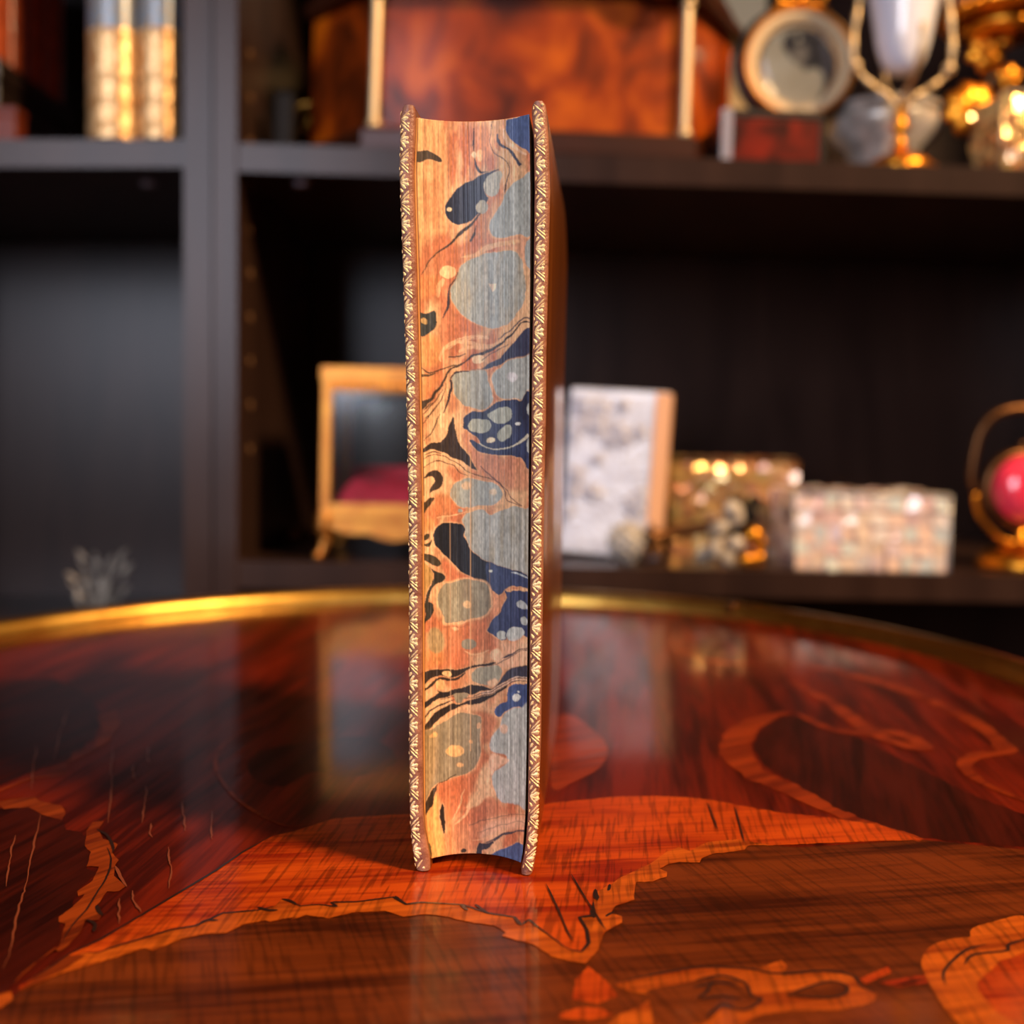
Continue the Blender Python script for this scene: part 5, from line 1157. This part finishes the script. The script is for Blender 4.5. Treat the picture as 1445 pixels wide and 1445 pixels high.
# ------------------------------------------------------------------ left bookcase
def gilt_books():
    gm = mat('gilded spine leather', rgb(238,200,146), rough=0.34, metal=0.6, second=rgb(188,132,72), nscale=(300,300,160), bump=0.5, bscale=420)
    lab = mat('blue grey spine label', rgb(120,130,142), rough=0.3, metal=0.3, second=rgb(150,120,70), nscale=(200,200,500), lo=.55, hi=.62)
    d = 0.716; k = KX(d)
    def one(px0, px1, label):
        x = WX((px0+px1)/2,d); w = (px1-px0)*k-0.0005; H = 0.215
        root = thing('gilt_book', label, 'book', (x,d,LZ_U), group='gilt-spined books')
        K = 15; zs_ = []; n = 150; vs = []; fs = []; mi = []
        bands = [LZ_U and (WZ(py,d)-LZ_U) for py in (176,142,107,45)]+[0.150,0.180]
        for i in range(n+1):
            z = 0.003+(H-0.006)*i/n; bl = sum(0.0013*math.exp(-((z-b_)/.0012)**2) for b_ in bands)
            for q in range(K):
                t = PI*q/(K-1); vs.append((-(w/2+bl*.4)*math.cos(t), 0.011-(0.011+bl)*math.sin(t), z))
            zs_.append(z)
        mb = MB()
        for i in range(n):
            for q in range(K-1): fs.append((i*K+q,(i+1)*K+q,(i+1)*K+q+1,i*K+q+1))
        mb.add(vs,fs,0); fl = bands[3]; f2 = 0.150
        mb.m = [1 if fl+.003 < zs_[i] < f2-.003 else 0 for i in range(n) for q in range(K-1)]
        mb.add([vs[q] for q in range(K)],[tuple(range(K-1,-1,-1))],0)
        mb.build('spine', [gm,lab], root, True)
        for s_ in (-1,1):
            mb = MB(); xx = s_*(w/2-0.0014); mb.box((xx-0.0013,0.011,0),(xx+0.0013,0.15,H),0,0.0004); mb.build('board', M['brown_leather'], root)
        mb = MB(); mb.box((-w/2+.003,0.011,0.004),(w/2-.003,0.146,H-.004)); mb.build('text_block', M['paper'], root)
    one(115,184,'gilt-spined book with blue-grey label, left one of the pair')
    one(186,249,'gilt-spined book with blue-grey label, right one beside the bookcase upright')
gilt_books()

def left_row():
    # dark box along the left side with a row of books on it, spines facing right
    xa, xb, ya, yb = -0.49, -0.374, 0.745, 0.868; zt_ = LZ_U+0.070
    root = thing('dark_box', 'dark wooden box under the row of red-brown books', 'box', ((xa+xb)/2,(ya+yb)/2,LZ_U))
    w, D = xb-xa, yb-ya
    mb = MB(); mb.box((-w/2,-D/2,0),(w/2,D/2,0.052),0,0.001); mb.build('body', M['dark_wood'], root)
    mb = MB(); mb.box((-w/2-.001,-D/2-.001,0.053),(w/2+.001,D/2+.001,0.070),0,0.001); mb.build('lid', M['dark_wood'], root)
    names = ['red-brown leather book in the left row, nearest one on the dark box','red-brown leather book in the left row, second from the front','red-brown leather book in the left row, third from the front','red-brown leather book in the left row, farthest into the shelf']
    for i in range(4):
        y = ya+0.016+0.0302*i; H = 0.175-0.006*(i%2)
        r = thing('leather_book', names[i], 'book', (xb-0.002,y,zt_), group='leather books on the dark box')
        mb = MB(); K = 11; vs = []; fs = []; n = 40
        for a in range(n+1):
            z = 0.002+(H-.004)*a/n; bl = sum(0.001*math.exp(-((z/H-b_)/.012)**2) for b_ in (.18,.36,.54,.72,.88))
            for q in range(K):
                t = PI*q/(K-1); vs.append((-0.007+(0.007+bl)*math.sin(t), 0.0142*math.cos(t), z))
        for a in range(n):
            for q in range(K-1): fs.append((a*K+q,(a+1)*K+q,(a+1)*K+q+1,a*K+q+1))
        mb.add(vs,fs); mb.build('spine', M['brown_leather'], r, True)
        for s_ in (-1,1):
            mb = MB(); mb.box((-0.105,s_*.0128-.0013,0),(-0.007,s_*.0128+.0013,H),0,0.0004); mb.build('board', M['brown_leather'], r)
        mb = MB(); mb.box((-0.102,-.0113,0.003),(-0.006,.0113,H-.003)); mb.build('text_block', M['paper'], r)
    d = 0.722; x = WX(-22,d)
    r = thing('wooden_box', 'small red-brown wooden box at the left frame edge', 'box', (x,d+0.008,LZ_U))
    h = WZ(150,d)-LZ_U
    mb = MB(); mb.box((-.022,-.008,0),(.022,.008,h*.75),0,0.0008); mb.build('body', M['red_wood'], r)
    mb = MB(); mb.box((-.0225,-.0085,h*.76),(.0225,.0085,h),0,0.0008); mb.build('lid', M['red_wood'], r)
left_row()

def thistle():
    d = 0.80; x = WX(140,d); k = KX(d); Z = lambda py: WZ(py,d)-LZ_L; X = lambda px: WX(px,d)-x
    root = thing('silver_thistle', 'silvery grey leafy ornament rising behind the table rim at left', 'ornament', (x,d,LZ_L))
    mb = MB(); mb.lathe([(0,0),(0.016,0),(0.016,0.003),(0.006,0.008),(0.0035,0.014),(0.003,Z(858)),(0,Z(856))],24); mb.build('stem', M['silver'], root, True)
    rr = random.Random(9); spec = [(112,782,-.9,17,8),(128,790,-.2,20,7),(150,793,.3,18,7),(172,782,.8,17,8),(178,802,.9,15,8),(104,812,-1.1,16,9),(118,818,-.7,18,9),(140,822,0,15,11),(160,822,.4,16,9),(172,832,.6,13,8),(112,838,-.6,13,8),(128,842,-.2,15,9),(150,845,.2,15,9),(138,856,0,12,10),(158,856,.3,11,8)]
    for i,(px,py,a,l,w) in enumerate(spec):
        mb = MB(); n = 8; vs = []; L_ = l*k*1.25; W_ = w*k*.62; dy = rr.uniform(-.012,.012); rot = Matrix.Translation((X(px),dy,Z(py))) @ Matrix.Rotation(a+rr.uniform(-.3,.3),4,'Y') @ Matrix.Rotation(rr.uniform(-.5,.5),4,'Z')
        pts = []
        for j in range(n+1):
            u = j/n; ww = W_*math.sin(PI*(u*.86+.1))*(1+.25*(j%2)); z = L_*(u-.6); b_ = 0.004*(u*u)
            vs += [(-ww,b_-.0006,z),(0,b_-.0022,z),(ww,b_-.0006,z),(0,b_+.0008,z)]
        fs = []
        for j in range(n):
            for q in range(4): fs.append((4*j+q,4*j+(q+1)%4,4*j+4+(q+1)%4,4*j+4+q))
        fs += [(3,2,1,0),(4*n,4*n+1,4*n+2,4*n+3)]
        mb.M = rot; mb.add(vs,fs)
        # little stalk to the stem
        mb.M = Matrix.Identity(4); mb.tube([(X(px),dy,Z(py)-L_*.3),(X(px)*.5,dy*.5,Z(min(py+30,868))),(0,0,Z(872))],0.0009,6)
        mb.build('leaf', M['silver_grey'], root, True)
thistle()

# ------------------------------------------------------------------ camera and picture
cam = bpy.data.cameras.new('camera'); cam.sensor_width = 36.0; cam.sensor_fit = 'HORIZONTAL'; cam.lens = 36.0*FPX/1445.0
cam.shift_y = -(722.5-HOR)/1445.0
cam.clip_start = 0.01
cam.dof.use_dof = True; cam.dof.focus_distance = Y0+0.002; cam.dof.aperture_fstop = 8.0
co = bpy.data.objects.new('camera', cam); COL.objects.link(co); co.location = (0,0,CZ); co.rotation_euler = (PI/2,0,0)
SC.camera = co
SC.view_settings.view_transform = 'Standard'; SC.view_settings.look = 'None'; SC.view_settings.gamma = 1.0; SC.view_settings.use_curve_mapping = False
SC.view_settings.exposure = EXPOSURE
